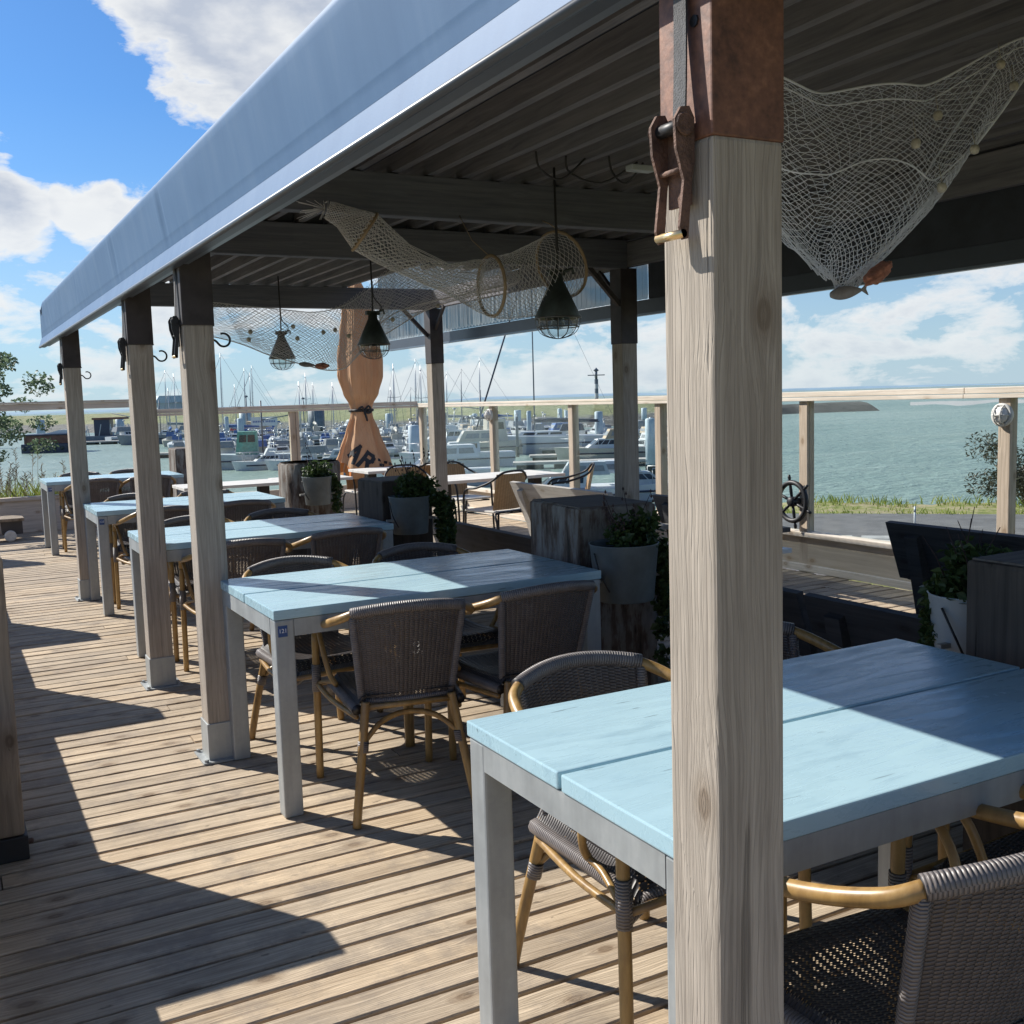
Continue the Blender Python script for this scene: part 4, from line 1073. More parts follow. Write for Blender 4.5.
block(4.87, 5.23, 2.92, 3.34, .985, 2, 'square grey timber block at the end of the third table', False)
bucket(5.0, 2.76, .655, .112, .132, .235, 'zinc bucket on the square block at the end of the third table')
plant(5.03, 2.75, .88, .12, [(.20, 0, .42), (.26, .03, .36), (.16, -.05, .50)], 'large trailing plant spilling from the bucket behind the third table', 2600, 14)
# round stump with bark
t_ = thing('tree_stump', 'round tree stump with sunlit bark at the end of the fourth table', 'tree stump', (5.30, 5.72, 0))
mb = MB(); vs = []; n = 48; hs = [.002, .2, .4, .6, .8, .965, .985]
for j, h in enumerate(hs):
    for k in range(n):
        a = 2 * pi * k / n; r = .27 * (1 + .05 * mnoise.noise(V((cos(a) * 2, sin(a) * 2, h * 1.5))) + .035 * mnoise.noise(V((cos(a) * 9, sin(a) * 9, h * 3)))) - (.02 if j == 6 else 0)
        vs.append((5.30 + r * cos(a), 5.72 + r * sin(a), h))
mb.add(vs, [(j * n + k, j * n + (k + 1) % n, (j + 1) * n + (k + 1) % n, (j + 1) * n + k) for j in range(6) for k in range(n)], None, True); mb.build('bark', 'bark', t_)
mb = MB(); mb.lathe([(0, .984), (.255, .984)], (5.30, 5.72, 0), 40, False); mb.build('cut_face', 'blockend', t_)
bucket(5.235, 5.33, .63, .105, .128, .24, 'zinc bucket hung on the round bark stump')
plant(5.235, 5.33, .86, .11, [(.20, .05, .50), (.16, 0, .30)], 'ivy trailing down the right of the round stump', 1500, 4)
block(4.83, 5.13, 9.30, 9.72, 1.02, 0, 'grey timber block with a pale left face at the farthest table', True)
block(4.955, 5.40, -1.96, -1.42, 1.0, 0, 'dark jointed timber block at the right end of the nearest table', False)
bucket(5.19, -1.25, .60, .10, .12, .24, 'pale bucket on the far face of the right hand timber block', 1.0, 'pale')
plant(5.21, -1.24, .84, .12, [(-.07, .08, .34), (-.03, .12, .25), (-.09, .05, .42)], 'dark leafy plant beside the right hand timber block', 2200, 12, False)

# ================================================================== BENCHES (seen from behind)
def bench(x, y0, y1, ztop, zbot, lean, lab, mat='bench', seat=True, floor=0.0, group='timber benches beyond the blue tables'):
    t_ = thing('timber_bench', lab, 'bench', (x, (y0 + y1) / 2, 0), group)
    mb = MB(); vs = [(x, ztop), (x + .04, ztop + .006), (x + .04 + lean, zbot + .006), (x + lean, zbot)]
    mb.prism(vs, y0, y1); mb.build('backrest', mat, t_)
    for y in (y0 + .16, y1 - .22):
        mb = MB(); d = lean / (ztop - zbot)
        mb.prism([(x - .052 + .12 * d, ztop - .07), (x - .004 + .07 * d, ztop - .055), (x - .004 + lean + d * .05, zbot - .04), (x + .10 + lean, .003), (x + .03 + lean, .003), (x - .055 + lean * .95, zbot - .02)], y, y + .085); mb.build('back_leg', mat, t_)
        mb = MB(); mb.prism([(x + lean + .36, .003), (x + lean + .43, .003), (x + lean + .40, .40), (x + lean + .33, .40)], y, y + .085); mb.build('front_leg', mat, t_)
    if seat:
        for k in range(3):
            mb = MB(); mb.box((x + lean + .06 + k * .135, y0, .402), (x + lean + .185 + k * .135, y1, .44), None, .004); mb.build('seat_plank', mat, t_)
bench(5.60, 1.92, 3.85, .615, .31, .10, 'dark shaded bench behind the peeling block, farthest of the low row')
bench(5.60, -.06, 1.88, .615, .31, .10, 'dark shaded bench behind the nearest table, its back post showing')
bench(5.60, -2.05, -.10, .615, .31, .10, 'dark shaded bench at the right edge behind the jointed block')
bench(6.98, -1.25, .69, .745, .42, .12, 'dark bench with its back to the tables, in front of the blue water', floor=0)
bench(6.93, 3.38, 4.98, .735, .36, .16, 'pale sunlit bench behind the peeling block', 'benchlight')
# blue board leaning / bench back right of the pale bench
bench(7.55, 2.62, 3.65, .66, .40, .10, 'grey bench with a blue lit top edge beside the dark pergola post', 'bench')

# ================================================================== WHITE TABLES AND TAN CHAIRS
def wtable(x0, x1, y0, y1, z, lab, rz=0):
    t_ = thing('cafe_table', lab, 'table', ((x0 + x1) / 2, (y0 + y1) / 2, 0), 'white cafe tables by the fence')
    mb = MB(); n = 4
    for k in range(n):
        a = y0 + (y1 - y0) * k / n; mb.box((x0, a + .003, z - .03), (x1, a + (y1 - y0) / n - .003, z), None, .003)
    mb.build('table_top', 'whitetop', t_)
    for x in (x0 + .10, x1 - .20):
        mb = MB(); mb.box((x, (y0 + y1) / 2 - .06, .03), (x + .1, (y0 + y1) / 2 + .06, z - .032)); mb.box((x - .03, y0 + .1, .002), (x + .13, y1 - .1, .03)); mb.build('leg', 'dark', t_)
wtable(6.62, 7.96, 5.68, 6.42, .72, 'white slatted cafe table in front of the tan chair with a round back')
wtable(6.55, 7.75, 7.55, 8.20, .73, 'white cafe table right of the folded parasol, against the fence')
wtable(5.55, 6.30, 7.35, 8.0, .70, 'white cafe table under the foot of the folded parasol')
wtable(4.45, 5.45, 7.0, 7.6, .72, 'sunlit pale table left of the round stump, behind the fourth table')
wtable(6.75, 7.25, 1.70, 2.25, .46, 'low grey table beside the ship wheel, mostly behind the front post')
def tchair(lab):
    t_ = thing('cafe_chair', lab, 'chair', (0, 0, 0), 'tan wicker chairs at the white tables')
    mb = MB(); S = lambda u, v: V(((u * 2 - 1) * .19, -.20 - .07 * v + .04 * (u * 2 - 1) ** 2, .45 + .34 * v)); mb.grid(S, 10, 8, .4, .35); mb.build('backrest', 'tanweave', t_)
    mb = MB(); mb.box((-.21, -.2, .425), (.21, .22, .445), None, .006); mb.build('seat', 'whitetop', t_)
    for sg in (-1, 1):
        mb = MB(); mb.tube(curve([(sg * .23, .24, .002), (sg * .225, .22, .40), (sg * .235, .18, .62), (sg * .245, 0, .66), (sg * .225, -.18, .72), (sg * .13, -.25, .80), (0, -.265, .815)], 5), .011, 7); mb.build('arm_tube', 'dark', t_)
        mb = MB(); mb.tube(curve([(sg * .22, -.28, .002), (sg * .215, -.25, .30), (sg * .20, -.21, .40), (sg * .15, -.2, .425), (0, -.2, .425)], 5), .011, 7); mb.build('leg', 'dark', t_)
    mb = MB(); mb.tube([(-.2, .2, .41), (.2, .2, .41), (.2, -.2, .41), (-.2, -.2, .41)], .009, 6, closed=True); mb.build('seat_frame', 'dark', t_)
    return t_
tc = tchair('tan wicker chair with its back turned, between the pale bench and the green plant'); tc.location = (7.05, 5.48, 0); tc.rotation_euler = (0, 0, R(14))
for x, y, a, lab in [(6.72, 6.78, 172, 'tan wicker chair facing across the white table, left one'), (7.95, 5.62, 60, 'tan wicker chair at the right end of the white table behind the pale bench'),
                     (7.35, 6.82, 190, 'tan wicker chair on the far side of the white slatted table'), (6.9, 8.55, 180, 'tan wicker chair tucked under the white table against the fence'),
                     (5.72, 7.15, -5, 'tan wicker chair in front of the parasol foot'), (7.2, 7.42, 0, 'tan wicker chair between the two white tables by the post')]:
    dup(tc, (x, y, 0), R(a), lab)

# ================================================================== SHIP'S WHEEL
wx, wy, wz = 8.53, 3.05, .575
t_ = thing('ship_wheel', 'black ship wheel fixed to the fence post at the edge of the front post', 'ship wheel', (wx, wy, wz))
mb = MB(); mb.tube([(wx, wy + .158 * cos(a), wz + .158 * sin(a)) for a in [2 * pi * k / 40 for k in range(40)]], .021, 10, closed=True); mb.build('rim', 'dark', t_)
for k in range(6):
    a = 2 * pi * k / 6 + .35; mb = MB(); mb.tube([(wx, wy + r * cos(a), wz + r * sin(a)) for r in (.03, .09, .15, .175, .20, .225)], [.011, .014, .011, .009, .014, .010], 8); mb.build('spoke', 'dark', t_)
mb = MB(); mb.lathe([(0, -.035), (.03, -.035), (.042, -.02), (.042, .02), (.02, .10)], (wx, wy, wz), 18, True, 'X'); mb.build('hub', 'dark', t_)

# ================================================================== FOLDED PARASOL
ux, uy = 6.88, 8.57
t_ = thing('folded_parasol', 'closed tan parasol tied with a black strap, bold letters on its hem', 'parasol', (ux, uy, 0))
PZ = [(.60, .335), (.72, .315), (.95, .235), (1.15, .175), (1.33, .128), (1.40, .120), (1.47, .132), (1.60, .195), (1.80, .243), (2.0, .246), (2.3, .205), (2.55, .172), (2.8, .10), (2.95, .05)]
def prad(z):
    for (a, ra), (b, rb) in zip(PZ, PZ[1:]):
        if a <= z <= b: t = (z - a) / (b - a); t = t * t * (3 - 2 * t) * .5 + t * .5; return ra + (rb - ra) * t
    return PZ[-1][1]
def psurf(th, z, off=0.0):
    k = 1.0 if z < 1.4 else .75
    am = (.19 if z < 1.3 else .13) * (1 - .55 * math.exp(-((z - 1.40) / .12) ** 2))
    dth = (th - R(-120) + pi) % (2 * pi) - pi; am *= 1 - .92 * math.exp(-(dth / .72) ** 2) * max(0, min(1, (1.25 - z) / .15))
    ph = th * 9 + 1.3 * sin(th * 2 + z * .7) + .5 * z
    f = sin(ph); f = 1 - 2 * abs(sin(ph * .5 + .35 * sin(th * 3 + z * 1.6))) ** .75
    r = prad(z) * (1 + am * f + .05 * sin(th * 3 + 2) + am * .14 * sin(th * 27 + 2.2 * sin(z * 3) + th * th)) + off
    return V((ux + r * cos(th), uy + r * sin(th), z))
mb = MB()
nz, nt = 110, 160
vs = []
for j in range(nz + 1):
    for i in range(nt):
        th = 2 * pi * i / nt; zb = .60 + .10 * (.5 + .5 * sin(th * 4 + 1.0)); z = zb + (2.95 - zb) * j / nz
        vs.append(psurf(th, z))
mb.add(vs, [(j * nt + i, j * nt + (i + 1) % nt, (j + 1) * nt + (i + 1) % nt, (j + 1) * nt + i) for j in range(nz) for i in range(nt)], None, True)
can = mb.build('canopy', 'parasol', t_)
mb = MB()
def zbf(th): return .60 + .10 * (.5 + .5 * sin(th * 4 + 1.0))
vs = []; cnt = 24
for i in range(cnt + 1):
    th = R(-176) + R(40) * i / cnt
    for z in (zbf(th) - .004, zbf(th) + .05, zbf(th) + .10): vs.append(psurf(th, max(z, .6), .006))
mb.add(vs, [(i * 3 + j, i * 3 + j + 3, i * 3 + j + 4, i * 3 + j + 1) for i in range(cnt) for j in range(2)], None, True); mb.build('hem_trim', 'trim', can)
mb = MB(); mb.tube([psurf(2 * pi * k / 64, 1.40, .012) for k in range(64)], .018, 8, closed=True); tie = mb.build('tie_strap', 'black', t_)
mb = MB(); a0_ = R(-95)
b = psurf(a0_, 1.40, .02); mb.tube(curve([b + V((-.07, -.01, .02)), b + V((-.03, -.03, .04)), b, b + V((.05, -.03, .05)), b + V((.08, -.02, -.02)), b + V((.02, -.03, -.03)), b], 4), .013, 7)
mb.tube(curve([b, b + V((.01, -.03, -.07)), b + V((.03, -.02, -.13))], 4), [.013] * 8 + [.006], 7); mb.build('knot', 'black', tie)
mb = MB(); mb.tube([(ux, uy, .05), (ux, uy, 3.05)], .024, 10); mb.build('pole', 'railz', t_)
mb = MB(); mb.box((ux - .3, uy - .3, .002), (ux + .3, uy + .3, .07), None, .01); mb.build('base', 'concrete', t_)
# lettering A R wrapped on the folds
def letters(strokes, org_th, org_z, ang, h, w):
    mb = MB(); ca, sa = cos(ang), sin(ang)
    for (a, b) in strokes:
        a = V((a[0], a[1], 0)) * h; b = V((b[0], b[1], 0)) * h; d = (b - a).normalized(); nrm = V((-d.y, d.x, 0)); n = 14; vs = []
        for i in range(n + 1):
            for k in (-1, 0, 1):
                p = a - d * w * .45 + (b - a + d * w * .9) * i / n + nrm * w * .5 * k
                x = p.x * ca - p.y * sa; z = p.x * sa + p.y * ca
                vs.append(psurf(org_th + x / .27, org_z + z, .010))
        mb.add(vs, [(i * 3 + j, i * 3 + j + 3, i * 3 + j + 4, i * 3 + j + 1) for i in range(n) for j in range(2)], None, True)
    return mb
Aq = [((0, 0), (.35, 1)), ((.35, 1), (.7, 0)), ((.15, .36), (.55, .36))]
Rq = [((0, 0), (0, 1)), ((0, 1), (.42, 1)), ((.42, 1), (.52, .88)), ((.52, .88), (.52, .66)), ((.52, .66), (.42, .54)), ((.42, .54), (0, .54)), ((.28, .52), (.56, 0))]
PTH = R(-136)
letters(Aq, R(-153), .875, R(-40), .185, .045).build('lettering', 'black', can)
letters(Rq, R(-122), .765, R(-40), .185, .045).build('lettering', 'black', can)
mb = MB()
for q in range(14):
    th = R(-78) + rnd.uniform(-.10, .75); z = .80 - (th - R(-78)) * .10 + rnd.uniform(-.04, .04); p = psurf(th, z, .008)
    mb.add([psurf(th + d, z + e, .009) for d, e in ((-.04, -.012), (.02, -.02), (.05, .012), (-.02, .02))], [(0, 1, 2, 3)])
mb.build('print_marks', 'black', can)

# ================================================================== PENDANT LAMPS
def lamp(x, y, zb, ztop, lab):
    t_ = thing('pendant_lamp', lab, 'pendant lamp', (x, y, zb), 'cone pendant lamps over the tables')
    mb = MB(); mb.lathe([(.102, zb), (.104, zb + .004), (.034, zb + .155), (.030, zb + .160), (.028, zb + .195), (.022, zb + .2), (0, zb + .2)], (x, y, 0), 28, True, cap=False)
    mb.lathe([(.100, zb + .001), (.031, zb + .153)], (x, y, 0), 28, True, cap=False); mb.build('shade', 'lamp', t_)
    mb = MB(); mb.box((x - .045, y - .018, zb + .185), (x + .045, y + .018, zb + .212), None, .005); mb.tube([(x + .02, y - .02, zb + .2), (x + .06, y - .035, zb + .215), (x + .065, y - .035, zb + .19)], .008, 6); mb.build('bracket', 'lamp', t_)
    mb = MB(); mb.tube([(x, y, zb + .2), (x + .003, y, (zb + ztop) / 2), (x, y, ztop)], .0055, 6)
    mb.tube(curve([(x + .04, y, zb + .205), (x + .06, y, zb + .24), (x + .012, y, zb + .30), (x + .006, y, zb + .40)], 5), .004, 5); mb.build('cord', 'cable', t_)
    mb = MB(); mb.lathe([(.094, zb), (.088, zb - .035), (.062, zb - .068), (.02, zb - .082), (0, zb - .083)], (x, y, 0), 20, True, cap=False); mb.build('glass_globe', 'clear', t_)
    mb = MB()
    for k in range(6):
        a = pi * k / 6; pts = [(x + cos(a) * r, y + sin(a) * r, zb + z) for r, z in ((-.102, 0), (-.095, -.04), (-.066, -.075), (0, -.092), (.066, -.075), (.095, -.04), (.102, 0))]
        mb.tube(curve(pts, 3), .0016, 5)
    mb.tube([(x + .095 * cos(a), y + .095 * sin(a), zb - .04) for a in [2 * pi * k / 24 for k in range(24)]], .0024, 5, closed=True)
    mb.tube([(x + .103 * cos(a), y + .103 * sin(a), zb) for a in [2 * pi * k / 28 for k in range(28)]], .004, 5, closed=True); mb.build('cage', 'wire', t_)
    mb = MB(); mb.lathe([(.012, zb + .05), (.03, zb + .0), (.03, zb - .03), (.016, zb - .05), (0, zb - .054)], (x, y, 0), 14, True); mb.build('bulb', 'clear', t_)
lamp(4.865, .66, 1.845, 2.50, 'dark cone lamp in a wire cage hanging over table 121'); lamp(4.88, 2.95, 1.86, 2.50, 'black cone lamp hanging in front of the folded parasol'); lamp(4.83, 4.80, 1.86, 2.50, 'small cone lamp seen through the left fishing net')

# ================================================================== NETS
nt_ = thing('fishing_net', 'pale fishing net slung as a hanging pouch at the top right', 'fishing net', (4.5, -1.45, 2.2))
tipc = V((4.425, -1.46, 1.728))
def netA(u, v, back=0.0):
    top = V((3.97 + 1.30 * u, -1.45 + .05 * sin(u * 3), 2.285 - .085 * sin(pi * min(1, u * 1.10)) + .20 * u ** 1.6))
    bot = tipc + V(((u - .5) * .16, 0, .05 * abs(u - .5) * 2))
    if u < .12: bot = bot + V((-(.12 - u) * .6, 0, (.12 - u) * .5))
    f = v ** 1.05; p = top.lerp(bot, f)
    bulge = sin(pi * min(1, v * 1.05)) * sin(pi * u)
    p.x += (u - .5) * .05 * sin(pi * v) - (.05 * sin(pi * v) if u < .2 else 0)
    p.y += (-.17 if not back else .20) * bulge + .02 * sin(u * 21 + v * 3) * (1 - v); p.z -= .04 * bulge
    p.z += .012 * sin(u * 17 + 4 * v)
    return p
mb = MB(); mb.net(lambda u, v: netA(u, v), 70, 64, .00095, .0016); mb.build('front_mesh', 'twine', nt_)
mb = MB(); mb.net(lambda u, v: netA(u, v, 1), 46, 40, .0009, .0018); mb.build('back_mesh', 'twine', nt_)
mb = MB()
mb.tube([netA(k / 60, 0) + V((0, -.01, 0)) for k in range(61)], .0032, 5)
mb.tube([netA(k / 60, .03 + .05 * sin(pi * k / 60)) + V((0, -.006, 0)) for k in range(61)], .002, 5)
mb.tube([netA(k / 40, .42 + .05 * sin(k * .3)) for k in range(41)], .0022, 5); mb.tube([netA(.995, k / 40) for k in range(41)], .004, 5); mb.tube([netA(.9, k / 40, 1) for k in range(41)], .003, 5)
mb.build('head_rope', 'twine', nt_)
for (u, v) in ((.60, .16), (.80, .09), (.61, .52), (.93, .22), (.985, .12), (.46, .30), (.74, .44)):
    p = netA(u, v) + V((0, -.025, 0)); mb = MB(); mb.lathe([(0, -.013), (.009, -.010), (.0125, 0), (.009, .010), (0, .013)], p, 14, True); mb.tube([p + V((0, 0, .014)), p + V((.003, .012, .06))], .0012, 4); mb.build('float', 'float', nt_)
def lump(p, sx, sy, sz, name, mat, lab, cat, rot=(0, 0, 0), seed=0, rough=.25):
    bm = bmesh.new(); bmesh.ops.create_icosphere(bm, subdivisions=4, radius=1); m = Euler(rot).to_matrix(); mb = MB(); vs = []
    for v in bm.verts:
        k = 1 + rough * mnoise.noise(v.co * 2.2 + V((seed, 0, 0))) + rough * .4 * mnoise.noise(v.co * 7 + V((0, seed, 0)))
        vs.append(V(p) + m @ V((v.co.x * sx * k, v.co.y * sy * k, v.co.z * sz * k)))
    mb.add(vs, [tuple(v.index for v in f.verts) for f in bm.faces], None, True); bm.free()
    o = mb.build(name, mat, None, loc=p); tag(o, lab, cat); return o
lump((4.455, -1.545, 1.775), .068, .022, .019, 'dried_shell', 'shell', 'reddish brown dried shell caught in the right hand net', 'shell', (0, R(-24), .3), 3)
def fish(p, L, ang, lab):
    t_ = thing('dried_fish', lab, 'fish', p); m = Matrix.Translation(p) @ Matrix.Rotation(ang, 4, 'Y'); mb = MB(); vs = []; n = 14; st = 12
    for i in range(st + 1):
        t = i / st; r = L * .17 * (sin(pi * min(1, t * .92 + .06)) ** .8) * (1 - .45 * t) + .002
        for k in range(n):
            a = 2 * pi * k / n; vs.append(m @ V((L * (t - .5), r * .5 * cos(a), r * sin(a))))
    mb.add(vs, [(i * n + k, i * n + (k + 1) % n, (i + 1) * n + (k + 1) % n, (i + 1) * n + k) for i in range(st) for k in range(n)] + [tuple(range(n - 1, -1, -1)), tuple(st * n + k for k in range(n))], None, True); mb.build('body', 'fish', t_)
    mb = MB(); mb.add([m @ V(q) for q in ((L * .46, -.002, 0), (L * .68, -.002, L * .14), (L * .62, -.002, 0), (L * .68, -.002, -L * .14), (L * .46, .002, 0), (L * .68, .002, L * .14), (L * .62, .002, 0), (L * .68, .002, -L * .14))], [(0, 1, 2), (0, 2, 3), (4, 6, 5), (4, 7, 6), (0, 4, 5, 1), (1, 5, 6, 2), (2, 6, 7, 3), (3, 7, 4, 0)]); mb.build('tail', 'fish', t_)
fish((4.42, -1.475, 1.735), .11, R(-8), 'grey dried fish hanging at the bottom tip of the right hand net')

# hooped fish trap
tp = thing('fish_trap', 'tube shaped fish trap net with three rope hoops under the roof beams', 'fish trap', (4.4, .75, 2.1))
TP = [((3.86, .80, 2.285), .035), ((3.93, .78, 2.25), .05), ((4.0, .75, 2.195), .088), ((4.10, .75, 2.13), .075), ((4.22, .75, 2.065), .055), ((4.36, .75, 2.02), .060), ((4.48, .74, 2.00), .10), ((4.565, .72, 1.985), .128), ((4.70, .74, 2.01), .125), ((4.85, .77, 2.055), .140), ((4.975, .80, 2.10), .150)]
TC = curve([p for p, r in TP], 6); TR = []
for i in range(len(TP) - 1):
    for k in range(6): TR.append(TP[i][1] + (TP[i + 1][1] - TP[i][1]) * (k / 6))
TR.append(TP[-1][1])
def tframe(i):
    d = (TC[min(i + 1, len(TC) - 1)] - TC[max(i - 1, 0)]).normalized(); a = d.cross(V((0, 0, 1))).normalized(); return a, a.cross(d).normalized()
def trapS(u, v):
    f = v * (len(TC) - 1); i = min(int(f), len(TC) - 2); q = f - i; c = TC[i].lerp(TC[i + 1], q); r = TR[i] * (1 - q) + TR[i + 1] * q; a, b = tframe(i); th = 2 * pi * u
    sag = 1.0 + (.30 if sin(th) < 0 and v > .68 else 0) * abs(sin(th)) * sin(pi * min(1, (v - .68) / .32)) if v > .68 else 1
    return c + a * (r * cos(th)) + b * (r * sin(th) * (sag if sag else 1))
mb = MB(); mb.net(trapS, 46, 122, .00115, .0012, wrap=True); mb.build('trap_mesh', 'twineb', tp)
mb = MB()
for i in range(22):
    th = 6.28 * i / 22; mb.tube([trapS(i / 22, .08), trapS(i / 22, .2), trapS(i / 22, .35), trapS(i / 22, .5), trapS(i / 22, .62)], .0012, 4)
mb.build('lacing', 'twineb', tp)
for idx, rr in ((12, .006), (42, .0075), (60, .0075)):
    a, b = tframe(idx); c = TC[idx]; r = TR[idx] + .002
    mb = MB(); mb.tube([c + a * r * cos(t) + b * r * sin(t) + V((rnd.uniform(-.001, .001), 0, rnd.uniform(-.001, .001))) for t in [2 * pi * k / 44 for k in range(44)]], rr, 8, closed=True); mb.build('hoop', 'rope', tp)
mb = MB()
for i in range(40):
    b = V((3.85, .80, 2.29)); e = b + V((-rnd.uniform(.0, .12), rnd.uniform(-.03, .03), rnd.uniform(-.05, .03))); mb.strand(b, e, .0012)
mb.tube([(3.86, .8, 2.285), (3.90, .9, 2.34), (3.92, .995, 2.35)], .003, 5); mb.build('tail_tuft', 'twineb', tp)
mb = MB(); mb.tube([TC[60] + V((0, 0, .15)), (4.98, .9, 2.3), (5.0, 1.0, 2.33)], .003, 5); mb.tube([TC[42] + V((0, 0, .125)), (4.55, .86, 2.2), (4.56, 1.0, 2.33)], .002, 5); mb.build('hanger', 'rope', tp)

# long draped net
dn = thing('fishing_net', 'long beige fishing net draped under the far beams behind the lamps', 'fishing net', (5, 4.2, 2.1))
TOP = curve([(4.00, 3.95, 2.20), (4.3, 4.1, 2.21), (4.75, 4.25, 2.18), (5.05, 4.2, 2.19), (5.30, 4.1, 2.32), (5.5, 4.0, 2.49), (5.9, 3.9, 2.50), (6.4, 3.9, 2.50)], 10)
BOT = curve([(4.02, 3.9, 1.99), (4.35, 3.95, 1.90), (4.68, 4.0, 1.79), (4.98, 4.0, 1.735), (5.12, 4.0, 1.80), (5.42, 4.0, 2.02), (5.85, 3.95, 2.22), (6.4, 3.9, 2.34)], 10)
def netB(u, v):
    f = u * (len(TOP) - 1); i = min(int(f), len(TOP) - 2); q = f - i; a = TOP[i].lerp(TOP[i + 1], q); b = BOT[i].lerp(BOT[i + 1], q); p = a.lerp(b, v)
    p.y -= .16 * sin(pi * v) + .04 * sin(u * 30 + v * 5); p.z -= .05 * sin(pi * v) * sin(u * 9) ** 2
    return p
mb = MB(); mb.net(netB, 170, 44, .0013, .003); mb.build('net_mesh', 'twineb', dn)
mb = MB(); mb.net(lambda u, v: netB(.12 + u * .88, v * .9) + V((.02, .16 + .1 * sin(v * 3), .02)), 110, 26, .0016, .003); mb.build('net_fold', 'twineb', dn)
mb = MB(); mb.tube([netB(k / 80, 1) for k in range(81)], .004, 5); mb.tube([netB(k / 80, 0) for k in range(81)], .003, 5); mb.tube([netB(k / 80, .72) for k in range(46, 81)], .004, 5); mb.build('foot_rope', 'twineb', dn)
for (u, v) in ((.14, .55), (.13, .80), (.27, .30), (.28, .52), (.36, .40), (.40, .34), (.46, .42), (.60, .5), (.70, .8), (.84, .95)):
    p = netB(u, v) + V((0, -.03, 0)); mb = MB(); mb.lathe([(0, -.018), (.012, -.012), (.017, 0), (.012, .012), (0, .018)], p, 12, True); mb.build('float', 'float', dn)
lump((4.86, 3.93, 1.765), .05, .035, .022, 'dried_shell', 'shell', 'brown dried shell lying in the lowest fold of the left net', 'shell', (0, 0, 0), 8)
fish((4.75, 3.93, 1.775), .12, R(6), 'grey dried fish in the left net beside the brown shell')
# ================================================================== HARBOUR
WZ = -3.0
def hull(mb, L, B, fb, m, draft=.25, stern=.8, flare=.82):
    st = 14; ring = []
    vs = []
    for i in range(st + 1):
        t = i / st                               # 0 stern .. 1 bow
        b = B / 2 * (stern + (1 - stern) * min(1, t / .4)) if t < .4 else B / 2 * sqrt(max(0.0, 1 - ((t - .4) / .6) ** 2.2))
        b = max(b, .03); sh = fb * (1 + .35 * max(0, t - .35) ** 1.5)
        x = L * (t - .5); xr = x + (.10 * fb if i == st else 0)
        for (k, zz) in ((1, sh), (.97, sh * .62), (flare, 0.0), (.45, -draft), (-.45, -draft), (-flare, 0.0), (-.97, sh * .62), (-1, sh)):
            vs.append(m @ V((xr + (zz / fb) * .35 * fb * (t > .85), k * b, zz)))
    n = 8; fs = [(i * n + k, i * n + k + 1, (i + 1) * n + k + 1, (i + 1) * n + k) for i in range(st) for k in range(n - 1)]
    fs += [(i * n + n - 1, i * n, (i + 1) * n, (i + 1) * n + n - 1) for i in range(st)]
    fs.append(tuple(range(n))); fs.append(tuple(st * n + k for k in range(n - 1, -1, -1)))
    mb.add(vs, fs)
def house(mb, x0, x1, w, z0, z1, m, rake=.35, taper=.85, back=.05):
    h = z1 - z0
    b = [(x0, -w / 2, z0), (x1, -w / 2, z0), (x1, w / 2, z0), (x0, w / 2, z0)]
    t = [(x0 + back * h, -w / 2 * taper, z1), (x1 - rake * h, -w / 2 * taper, z1), (x1 - rake * h, w / 2 * taper, z1), (x0 + back * h, w / 2 * taper, z1)]
    mb.add([m @ V(p) for p in b + t], [(3, 2, 1, 0), (4, 5, 6, 7), (0, 1, 5, 4), (1, 2, 6, 5), (2, 3, 7, 6), (3, 0, 4, 7)])
def winband(mb, x0, x1, w, z0, z1, m, rake, taper, back, lo=.42, hi=.86, n=3):
    """dark panes set 1 cm proud of a house's two sides and front"""
    h = z1 - z0
    def P(fx, s, fz):
        xa = x0 + back * h * fz; xb = x1 - rake * h * fz; ww = w / 2 * (1 - (1 - taper) * fz)
        return V((xa + (xb - xa) * fx, s * (ww + .012), z0 + h * fz))
    for s in (-1, 1):
        for k in range(n):
            a = .08 + .86 * k / n; b = .08 + .86 * (k + .86) / n
            q = [P(a, s, lo), P(b, s, lo), P(b, s, hi), P(a, s, hi)]
            mb.add([m @ p for p in q], [(0, 1, 2, 3) if s < 0 else (3, 2, 1, 0)])
    q = [P(1, -.86, lo), P(1, .86, lo), P(1, .86, hi), P(1, -.86, hi)]
    mb.add([m @ (p + V((.014, 0, .004))) for p in q], [(0, 1, 2, 3)])
